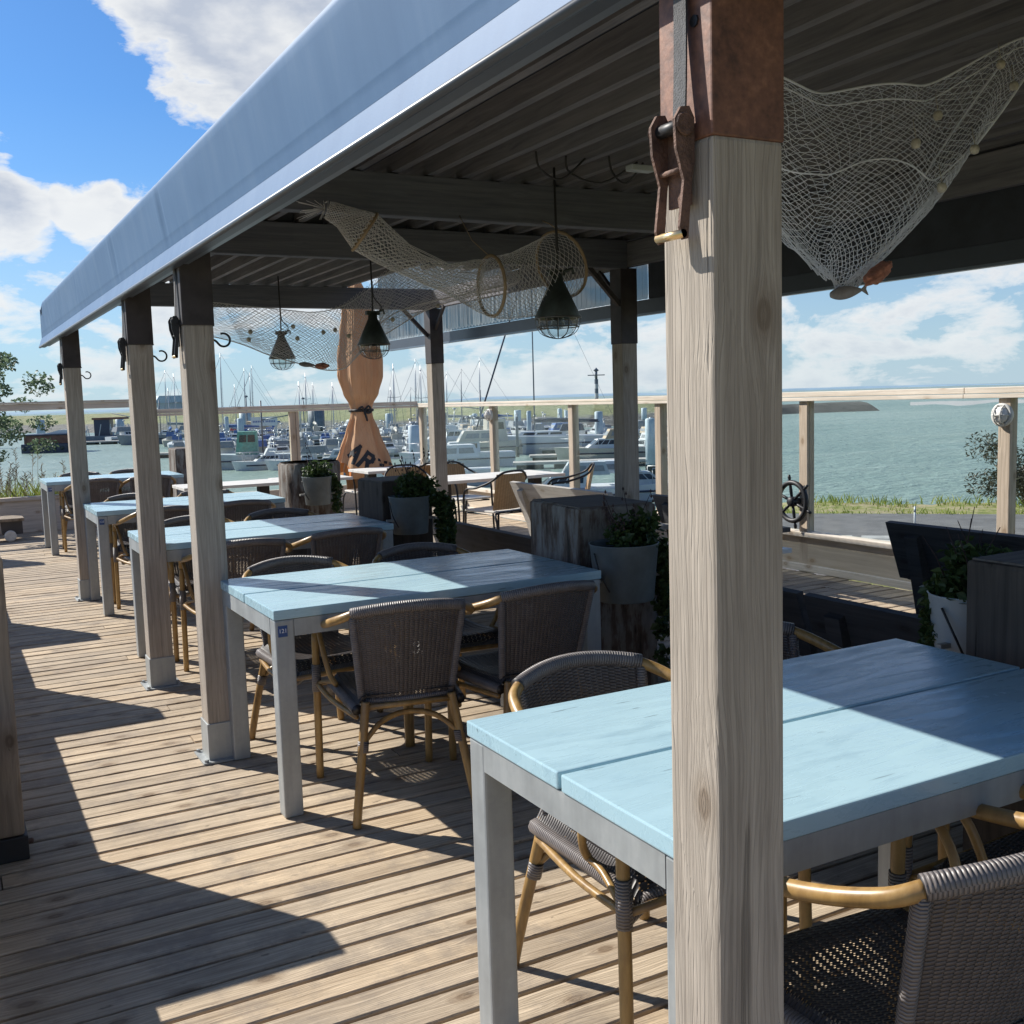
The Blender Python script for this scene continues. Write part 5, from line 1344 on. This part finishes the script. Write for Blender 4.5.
def boat(kind, x, y, hd, L, label, group='boats moored in the harbour', hullm='white', cab='white', cover=None, mast=9.0, jib=False, mastm='alu', detail=True):
    names = {'sail': 'sailing_boat', 'motor': 'motor_boat', 'work': 'fishing_boat', 'open': 'open_boat'}
    L *= .80 if kind == 'motor' else 1.0
    t_ = thing(names[kind], label, 'boat', (x, y, WZ), group)
    m = Matrix.Translation((x, y, WZ)) @ Matrix.Rotation(R(hd), 4, 'Z'); B = L * {'sail': .29, 'motor': .34, 'work': .34, 'open': .30}[kind]; fb = L * {'sail': .105, 'motor': .13, 'work': .14, 'open': .09}[kind]
    mb = MB(); hull(mb, L, B, fb, m, .2); mb.build('hull', hullm, t_)
    if detail:
        mb = MB()
        mm = m @ Matrix.Translation((0, 0, fb * .60)); q = []
        for i in range(13):
            t = i / 14; b = B / 2 * (.8 + .2 * min(1, t / .4)) if t < .4 else B / 2 * sqrt(max(0, 1 - ((t - .4) / .6) ** 2.2)); q.append((L * (t - .5), b * .985 + .02))
        for s in (-1, 1): mb.tube([mm @ V((a, s * b, 0)) for a, b in q], .045, 4)
        mb.build('rubbing_strake', 'navy' if hullm != 'navy' else 'pale', t_)
    if kind == 'sail':
        a = (-L * .12, L * .20, B * .52, fb * 1.0, fb * 1.0 + .42)
        mb = MB(); house(mb, *a, m, .9, .8, .1); c = mb.build('cabin', cab, t_)
        mb = MB(); winband(mb, *a, m, .9, .8, .1, .35, .75, 3); mb.build('window', 'win', c)
        zm = fb + mast; mx = L * .08
        mb = MB(); mb.tube([m @ V((mx, 0, fb)), m @ V((mx - .02, 0, fb + mast * .6)), m @ V((mx - .12, 0, zm))], [.06, .05, .03], 8); ms = mb.build('mast', mastm, t_)
        mb = MB()
        for s in (-1, 1):
            mb.tube([m @ V((mx, s * .05, zm * .62)), m @ V((mx - .05, s * B * .28, zm * .62 + .05))], .02, 5)
            mb.tube([m @ V((mx, s * B * .47, fb)), m @ V((mx - .05, s * B * .28, zm * .62)), m @ V((mx - .1, 0, zm * .97))], .012, 4)
        mb.tube([m @ V((-L * .48, 0, fb)), m @ V((mx - .12, 0, zm))], .012, 4); mb.build('rigging', 'darkmast', ms)
        mb = MB(); mb.tube([m @ V((L * .47, 0, fb * 1.25)), m @ V((mx - .1, 0, zm * .96))], .07 if jib else .02, 6); mb.build('forestay', 'navy' if jib else 'darkmast', ms)
        mb = MB(); mb.tube([m @ V((mx, 0, fb + 1.15)), m @ V((-L * .34, 0, fb + 1.05))], .06, 6); bo = mb.build('boom', mastm, t_)
        if cover:
            mb = MB(); mb.tube([m @ V((mx - .05, 0, fb + 1.36)), m @ V((-L * .10, 0, fb + 1.26)), m @ V((-L * .33, 0, fb + 1.14))], [.20, .17, .10], 8); mb.build('sail_cover', cover, bo)
            mb = MB(); house(mb, -L * .24, -L * .08, B * .5, fb + .40, fb + .95, m, .5, .8, .3); mb.build('spray_hood', cover, t_)
    elif kind == 'motor':
        a = (-L * .18, L * .22, B * .68, fb * 1.02, fb * 1.02 + L * .10)
        mb = MB(); house(mb, *a, m, 1.3, .86, .05); c = mb.build('cabin', cab, t_)
        mb = MB(); winband(mb, *a, m, 1.3, .86, .05, .40, .85, 4); mb.build('window', 'win', c)
        zt = fb * 1.02 + L * .10
        if cover:
            b_ = (-L * .36, L * .02, B * .66, zt + .004, zt + L * .10)
            mb = MB(); house(mb, *b_, m, .6, .82, .35); cv = mb.build('canopy', cover, t_)
            mb = MB(); winband(mb, *b_, m, .6, .82, .35, .3, .75, 2); mb.build('window', 'tarp', cv)
        else:
            mb = MB(); house(mb, -L * .12, L * .06, B * .5, zt, zt + .45, m, .6, .9, .1); mb.build('flybridge', cab, t_)
        mb = MB(); mb.tube([m @ V((-L * .1, 0, zt)), m @ V((-L * .12, 0, zt + L * .22))], .035, 6); mb.lathe([(0, 0), (.16, .02), (.16, .12), (0, .16)], m @ V((-L * .12, 0, zt + L * .22)), 10); mb.build('mast', 'alu', t_)
        mb = MB()
        for s in (-1, 1):
            pts = [(L * .10, B * .44), (L * .25, B * .40), (L * .38, B * .25), (L * .49, 0)]
            mb.tube([m @ V((p, s * q, fb * 1.2 + .55)) for p, q in pts], .02, 5)
            for p, q in pts[:3]: mb.tube([m @ V((p, s * q, fb * 1.0)), m @ V((p, s * q, fb * 1.2 + .55))], .018, 4)
        mb.build('railing', 'alu', t_)
    elif kind == 'work':
        a = (-L * .05, L * .17, B * .55, fb, fb + L * .24)
        mb = MB(); house(mb, *a, m, .12, .92, .02); c = mb.build('wheelhouse', cab, t_)
        mb = MB(); winband(mb, *a, m, .12, .92, .02, .55, .86, 2); mb.build('window', 'win', c)
        mb = MB(); mb.tube([m @ V((-L * .1, 0, fb)), m @ V((-L * .1, 0, fb + L * .55))], .06, 6); mb.tube([m @ V((-L * .1, 0, fb + L * .35)), m @ V((-L * .42, 0, fb + L * .40))], .04, 5); mb.build('mast', 'darkmast', t_)
    else:
        mb = MB()
        for k in (-.22, .0, .2): mb.box((L * k - .12, -B * .42, fb * .86), (L * k + .12, B * .42, fb * 1.08), m)
        mb.build('thwart', 'pontoon', t_)
    return t_
G = None
# big yacht whose mast rises behind the roof edge, with a dark furled jib
boat('sail', 46.0, 70.5, 150, 12.5, 'large white yacht with the tallest mast and a dark furled jib', mast=15.5, jib=True, mastm='darkmast', cover='navy')
boat('motor', 50.6, 77.5, 165, 8.0, 'white cabin cruiser with a pale blue canopy, right of the tall mast', cover='blue', cab='white')
boat('motor', 25.2, 34.0, 150, 6.6, 'nearest big white motor yacht, long cabin behind the white cafe table', cab='white', cover='pale')
boat('motor', 28.7, 33.6, -28, 6.4, 'white and navy motor cruiser seen between the two pale fence posts', cab='pale', cover='white')
boat('open', 31.0, 36.4, 165, 3.6, 'small dark open boat lying below the large pale blue pile', hullm='navy')
boat('work', 22.4, 72.2, 160, 7.0, 'small fishing boat with a green wheelhouse, left of the round stump', hullm='pale', cab='green')
boat('motor', 22.8, 70.0, 175, 5.5, 'white half cabin boat moored just right of the green wheelhouse', cover=None)
boat('motor', 24.6, 67.5, 150, 6.0, 'white boat with a grey cover just above the round stump', cover='tarp')
boat('motor', 24.2, 60.5, 160, 6.0, 'pale motorboat with a rounded white hood left of the parasol hem', cover='white', cab='pale')
boat('open', 36.0, 103.2, 168, 8.5, 'low dark open barge with a raised bow, left of the parasol', hullm='navy')
boat('motor', 47.0, 121.0, 172, 9.0, 'white cruiser under the dike just left of the parasol tie', cover='pale')
boat('motor', 41.0, 124.0, 165, 8.0, 'blue hulled cruiser in front of the dark pile', hullm='blue', cover='white')
boat('motor', 53.5, 113.0, 160, 10.0, 'white motor yacht right of the parasol with a raked cabin', cover='tarp')
boat('open', 40.3, 91.0, 170, 5.0, 'small grey dinghy in the open water right of the parasol', hullm='tarp')
boat('motor', 41.0, 79.5, 165, 10.0, 'long pale green hulled motorboat right of the wooden post', hullm='pale', cab='white', cover=None)
boat('motor', 33.0, 60.0, 160, 9.0, 'white cabin boat with a row of dark windows below the fence lamp', cover='cream')
boat('motor', 25.2, 47.0, 165, 8.0, 'white boat with flat white roof left of the lamp post of the fence', cover='white')
boat('motor', 57.1, 104.5, 160, 8.0, 'cruiser with a grey cover moored under the green dike', cover='tarp')
boat('work', 41.3, 71.5, -10, 7.5, 'cream fishing boat with a slanting white boom near the fence lamp', hullm='cream', cab='cream')
boat('motor', 56.1, 74.1, 160, 8.0, 'grey motorboat moored at the pontoon between the two fence posts', hullm='pale', cover='tarp')
boat('motor', 43.2, 57.8, 155, 8.0, 'cream cruiser with a tan cover in front of the slim pile', hullm='cream', cover='tan')
boat('sail', 31.2, 114.5, 160, 9.5, 'sailing boat with the tall double stayed mast right of the second post', mast=9.3, cover='blue')
boat('sail', 31.8, 149.7, 165, 9.5, 'sailing boat whose thin mast stands by the blue roof', mast=8.8, cover='tarp')
boat('sail', 38.8, 134.1, 160, 9.0, 'sailing boat with a slightly leaning mast, left of a pair of masts', mast=8.4, cover='tan')
boat('sail', 42.9, 145.7, 158, 9.0, 'sailing boat with a mast and drooping stay left of the white sign', mast=9.2, cover='blue')
boat('sail', 55.1, 116.0, 165, 9.0, 'sailing boat with a blue sail cover just left of the wooden roof post', mast=8.6, cover='blue')
boat('sail', 61.1, 131.9, 165, 8.0, 'sailing boat with a stubby dark mast far left of the wooden roof post', mast=5.5, mastm='darkmast')
boat('sail', 63.5, 125.0, 160, 9.0, 'sailing boat with a short pale mast just right of the wooden roof post', mast=7.3, cover='tarp')
boat('sail', 59.4, 112.1, 158, 9.0, 'sailing boat with a dark mast, second right of the wooden roof post', mast=7.2, mastm='darkmast', cover='navy')
boat('sail', 63.8, 115.6, 160, 10.0, 'sailing boat with a leaning stay, left of the furled jib', mast=8.6, cover='blue')
boat('sail', 40.5, 138.0, 162, 8.5, 'sailing boat half hidden left of the parasol, its stay slanting down', mast=8.0, cover='cream')
boat('open', 24.5, 97.5, 170, 6.0, 'low dark blue open boat behind the third post', hullm='navy')
boat('motor', 26.0, 150.0, 20, 8.0, 'white boat moored against the work pontoon left of the second post', cover='tarp')
boat('work', 27.0, 137.0, 175, 8.0, 'grey work boat with a boom at the end of the work pontoon', hullm='tarp', cab='pale')
# crowded berths: small craft nothing tells apart
spots = []
for (cx, cy, n, ln) in ((33, 92, 12, 26), (36, 106, 12, 28), (30, 80, 8, 17), (38, 122, 10, 28), (43, 131, 9, 26), (32, 86, 8, 20)):
    for k in range(n):
        f = (k + .5) / n - .5; spots.append((cx + .879 * f * ln + rnd.uniform(-.4, .4), cy - .477 * f * ln + rnd.uniform(-.6, .6)))
hc = ['white', 'white', 'cream', 'pale', 'white']; cc = [None, 'blue', 'tarp', 'white', 'tan', 'tarp', 'white']
for i, (x, y) in enumerate(spots):
    if rnd.random() < .22:
        boat('sail', x, y, 75 + rnd.uniform(-6, 6), rnd.uniform(6, 7.5), 'small sailing boat in the crowded berths left of the parasol', 'small sailing boats in the crowded berths', rnd.choice(hc), 'white', rnd.choice(['blue', 'tarp', 'cream']), rnd.uniform(4.5, 7.5), detail=False)
    else:
        boat('motor', x, y, (75 if rnd.random() < .5 else 255) + rnd.uniform(-6, 6), rnd.uniform(4.6, 6.6), 'small pale motorboat in the crowded berths left of the parasol', 'small motorboats in the crowded berths', rnd.choice(hc), rnd.choice(['white', 'cream']), rnd.choice(cc), detail=False)
spots = []
SEEN = lambda x, y: atan2(x - 2.378, y + 3.435) < .70
for (cx, cy, n, ln) in ((63, 92, 8, 30), (57, 66, 7, 22), (58, 112, 11, 30), (47, 88, 8, 22), (52, 98, 9, 26), (50, 58, 5, 16), (72, 82, 7, 26)):
    for k in range(n):
        f = (k + .5) / n - .5; spots.append((cx + .879 * f * ln + rnd.uniform(-.4, .4), cy - .477 * f * ln + rnd.uniform(-.6, .6)))
for i, (x, y) in enumerate(spots):
    if not SEEN(x, y): continue
    if any((x - a) ** 2 + (y - b) ** 2 < 16 for a, b in ((46, 70.5), (50.6, 77.5), (41, 79.5), (56, 74), (57, 104.5), (43.2, 57.8))): continue
    boat('motor', x, y, (75 if rnd.random() < .5 else 255) + rnd.uniform(-6, 6), rnd.uniform(5, 7.5), 'small pale motorboat on the pontoons behind the right hand fence', 'small motorboats behind the right hand fence', rnd.choice(hc), rnd.choice(['white', 'cream', 'pale']), rnd.choice(cc), detail=False)
# floating pontoons
for (cx, cy, ln, lab) in ((33, 89.5, 30, 'long pontoon in the crowded berths left of the parasol'), (37, 103.2, 30, 'second pontoon behind the crowded berths'), (30.5, 77.3, 20, 'near pontoon in front of the crowded berths'), (58, 91, 30, 'grey pontoon running behind the tall pale pile'),
                          (52, 65.2, 17, 'pontoon left of the slim pale pile'), (57, 109, 36, 'far pontoon at the foot of the dike'), (48, 84.5, 26, 'pontoon beside the green hulled boat'), (45.5, 57.4, 15, 'near pontoon seen right of the dark roof post'), (39.5, 52.0, 12, 'nearest pontoon behind the large pale pile'), (27, 142, 22, 'work pontoon left of the second post')):
    t_ = thing('floating_pontoon', lab, 'pontoon', (cx, cy, WZ), 'floating pontoons in the harbour'); m = Matrix.Translation((cx, cy, WZ)) @ Matrix.Rotation(R(-28.5), 4, 'Z')
    mb = MB(); mb.box((-ln / 2, -.8, .28), (ln / 2, .8, .45), m); mb.build('walkway', 'pontoon', t_)
    mb = MB(); k = -ln / 2
    while k < ln / 2 - 1: mb.box((k + .2, -.7, -.3), (k + 1.9, .7, .279), m); k += 2.4
    mb.build('floats', 'weed', t_)
# mooring piles
for i, (x, y, w, h, mt, lab) in enumerate([
    (14.7, 149.2, .70, 3.4, 'pile', 'pale blue mooring pile in front of the rusty barge'), (27.3, 167.2, .75, 3.0, 'pile', 'thick pale pile just left of the second post'), (30.8, 114.4, .28, 3.3, 'pile', 'slim pale pile right of the second post'),
    (29.2, 102.1, .42, 3.2, 'pile', 'broad pale pile beside the red covered boat'), (46.0, 165.0, 1.2, 3.4, 'pile', 'wide pale blue pile under the dike'), (52.1, 147.9, 1.5, 3.4, 'piled', 'thick dark blue pile left of the parasol'),
    (50.2, 114.7, .55, 3.0, 'pile', 'pale pile right of the parasol'), (31.3, 63.6, .50, 2.75, 'pile', 'nearest broad pale blue pile left of the wooden roof post'), (61.4, 114.2, .42, 2.6, 'pile', 'slim pale pile left of the fence lamp'),
    (73.3, 124.7, .60, 2.7, 'pile', 'thick grey pile left of the tall mast'), (49.5, 79.6, .26, 3.2, 'pile', 'slim pile left of the tall mast, close to it'), (68.5, 104.0, .34, 2.7, 'pile', 'slim pile right of the tall mast under the dike'), (75.6, 117.2, .40, 2.8, 'pile', 'pale pile left of the broken rail joint'),
    (50.1, 69.1, .42, 3.1, 'pile', 'tall pale pile between two fence posts'), (70.0, 93.0, .40, 2.9, 'pile', 'paired pale pile behind the tall one'), (91.9, 120.8, .50, 2.4, 'pile', 'far pale pile right of the dark roof post'), (35.0, 41.3, .34, 3.15, 'pile', 'large pale blue pile by the front post'), (34.2, 42.0, .20, 1.6, 'pile', 'short pale pile left of the large one'),
    (45.0, 94.0, .16, 3.6, 'darkmast', 'thin dark pole right of the parasol hem'), (41.5, 80.3, .16, 3.3, 'darkmast', 'thin dark pole by the broad pale blue pile'), (38.5, 66.0, .14, 3.0, 'darkmast', 'thin dark pole left of the fence lamp'), (41.0, 66.5, .14, 3.0, 'darkmast', 'second thin dark pole near the fence lamp')]):
    t_ = thing('mooring_pile', lab, 'mooring pile', (x, y, WZ), 'mooring piles in the harbour')
    w *= .8
    mb = MB(); mb.lathe([(w, -.5), (w, h), (w * .8, h + .06), (0, h + .08)], (x, y, WZ), 16, True); mb.build('shaft', mt, t_)
    mb = MB(); mb.lathe([(w + .01, -.4), (w + .02, .75), (w + .005, .8)], (x, y, WZ), 16, True, cap=False); mb.build('waterline_band', 'weed', t_)
# harbour sign board
t_ = thing('harbour_sign', 'large white sign board with two blue lines on posts left of the parasol', 'sign', (36.0, 118.0, WZ)); m = Matrix.Translation((36.0, 118.0, WZ)) @ Matrix.Rotation(R(-20), 4, 'Z')
mb = MB(); mb.box((-1.5, -.04, 2.1), (1.5, .04, 3.15), m); mb.build('board', 'white', t_)
mb = MB()
for (a, b) in ((-1.3, -.15), (.15, 1.2)):
    x = a
    while x < b: mb.box((x, -.05, 2.5), (x + .13, -.041, 2.72), m); x += .19
mb.build('lettering', 'blue', t_)
for k in (-1.3, 1.3):
    mb = MB(); mb.box((k - .07, .041, -.4), (k + .07, .17, 3.0), m); mb.build('leg', 'pale', t_)
# rusty barge
t_ = thing('work_barge', 'dark rusty work barge with a tarpaulin roof at the left behind the farthest post', 'barge', (13.9, 124.5, WZ)); m = Matrix.Translation((13.9, 124.5, WZ)) @ Matrix.Rotation(R(-24), 4, 'Z')
mb = MB(); mb.box((-2.8, -2, -.3), (2.8, 2, 1.0), m, .08); mb.build('hull', 'navy', t_)
mb = MB(); mb.box((-2.5, -1.8, 1.002), (2.7, 1.8, 1.9), m, .04); mb.build('deckhouse', 'brick', t_)
mb = MB(); mb.box((-2.7, -1.95, 1.902), (2.8, 1.95, 2.05), m, .02); mb.build('roof', 'navy', t_)
mb = MB(); mb.prism([(-.6, 2.052), (2.7, 2.052), (2.6, 2.5), (1.2, 2.45), (.2, 2.2)], -1.5, 1.5, m); mb.build('tarpaulin', 'white', t_)
mb = MB()
for k in range(7): mb.lathe([(.12, -.1), (.22, 0), (.12, .1)], m @ V((-2.4 + k * .8, -2.08, .5)), 10, True, 'Y')
mb.build('fender', 'weed', t_)
# work platform with cabin and crane
t_ = thing('work_platform', 'dark work platform with stacked gear and a blue cabin between the two far posts', 'platform', (25.5, 160, WZ)); m = Matrix.Translation((25.5, 160, WZ)) @ Matrix.Rotation(R(-20), 4, 'Z')
mb = MB(); mb.box((-4.5, -2, -.2), (4.5, 2, .8), m); mb.build('deck', 'piled', t_)
mb = MB(); mb.box((-2.6, -1.2, .802), (-.4, 1.2, 3.1), m); mb.build('cabin', 'navy', t_)
mb = MB(); mb.box((-2.8, -1.4, 3.102), (1.8, 1.4, 3.4), m); mb.build('roof', 'brick', t_)
mb = MB()
for k in range(16): x, z = rnd.uniform(-4.2, 4), rnd.uniform(.802, 1.6); mb.beam(m @ V((x, rnd.uniform(-1.5, -1), .8)), m @ V((x + rnd.uniform(-.7, .7), -1.2, z + 1)), .10, .10)
mb.build('gear', 'pale', t_)
mb = MB(); mb.tube([m @ V((2.6, 0, .8)), m @ V((3.0, 0, 3.2))], .1, 6); mb.tube([m @ V((3.0, 0, 3.2)), m @ V((-.2, -.5, 4.0))], .06, 5); mb.build('crane', 'pale', t_)
# gangway at the far left
t_ = thing('gangway', 'white gangway sloping to the water at the far left edge', 'gangway', (6.5, 150, WZ)); mb = MB(); a, b = V((-4, 158, .0)), V((11.5, 146, -1.6)); mb.beam(a, b, 1.4, .12); mb.build('walkway', 'pale', t_)
for s in (-.65, .65):
    mb = MB(); o_ = V((.6, .78, 0)) * s; mb.beam(a + o_ + V((0, 0, .9)), b + o_ + V((0, 0, .9)), .07, .07)
    for k in range(9): p = a.lerp(b, k / 8) + o_; mb.beam(p + V((0, 0, .06)), p + V((0, 0, .87)), .05, .05, (1, 0, 0))
    mb.build('railing', 'white', t_)
# red covered boat and life buoy post
boat('motor', 36.5, 136.0, 160, 7.0, 'boat under a red cover beside the broad pale pile', cover='red')
t_ = thing('lifebuoy_post', 'red lifebuoy on a post right of the parasol', 'lifebuoy', (50.0, 124.0, WZ))
mb = MB(); mb.tube([(50, 124, -3.3), (50, 124, .4)], .09, 6); mb.build('post', 'pale', t_)
mb = MB(); mb.lathe([(0, -.12), (.45, -.12), (.5, -.05), (.5, .05), (.45, .12), (0, .12)], (50, 123.8, -.3), 18, True, 'Y'); mb.build('buoy', 'red', t_)
# poles, cardinal mark, far blue shed and chimneys
for (x, y, z0, h, lab) in ((39.5, 139, -3, 5.6, 'thin lamp pole behind the crowded berths'), (51.5, 152.0, -3, 5.2, 'single thin mast pole left of the parasol')):
    t_ = thing('light_pole', lab, 'pole', (x, y, z0), 'thin poles in the harbour'); mb = MB(); mb.tube([(x, y, z0 - .3), (x, y, z0 + h)], [.10, .07], 6); mb.build('shaft', 'darkmast', t_)
    mb = MB(); mb.lathe([(.08, 0), (.26, .06), (.26, .2), (0, .28)], (x, y, z0 + h), 10); mb.build('lantern', 'darkmast', t_)
X, Y = 103.0, 150.0
t_ = thing('beacon_tower', 'black and white banded beacon mast with a crossbar on the dike', 'beacon', (X, Y, -.6))
for k in range(6):
    mb = MB(); mb.lathe([(.32, -.6 + k * .8), (.32, .2 + k * .8)], (X, Y, 0), 10, False); mb.build('band', 'piled' if k % 2 else 'pale', t_)
mb = MB(); mb.tube([(X, Y, 4.2), (X, Y, 5.9)], .22, 8); mb.beam((X - 1.3, Y + .7, 4.9), (X + 1.3, Y - .7, 4.9), .16, .16); mb.lathe([(0, -.3), (.5, 0), (0, .5)], (X, Y, 5.7), 10); mb.build('topmark', 'darkmast', t_)
t_ = thing('boat_shed', 'blue roofed shed far away on the dike behind the third post', 'shed', (76, 370, -1)); mb = MB(); mb.box((68, 362, -1), (84, 378, 3.2)); mb.build('wall', 'pale', t_)
mb = MB(); mb.prism([(67, 3.202), (85, 3.202), (83.5, 5.6), (68.5, 5.6)], 361, 379); mb.build('roof', 'pile', t_)
for (x, y, h) in ((2130, 2390, 46), (2160, 2372, 52), (2190, 2352, 40)):
    t_ = thing('factory_chimney', 'thin chimney of the far power station on the horizon', 'chimney', (x, y, -2), 'chimneys on the horizon'); mb = MB(); mb.lathe([(4.4, -2), (3.2, h), (0, h + .1)], (x, y, 0), 8); mb.build('stack', 'far', t_)
bpy.context.view_layer.update()
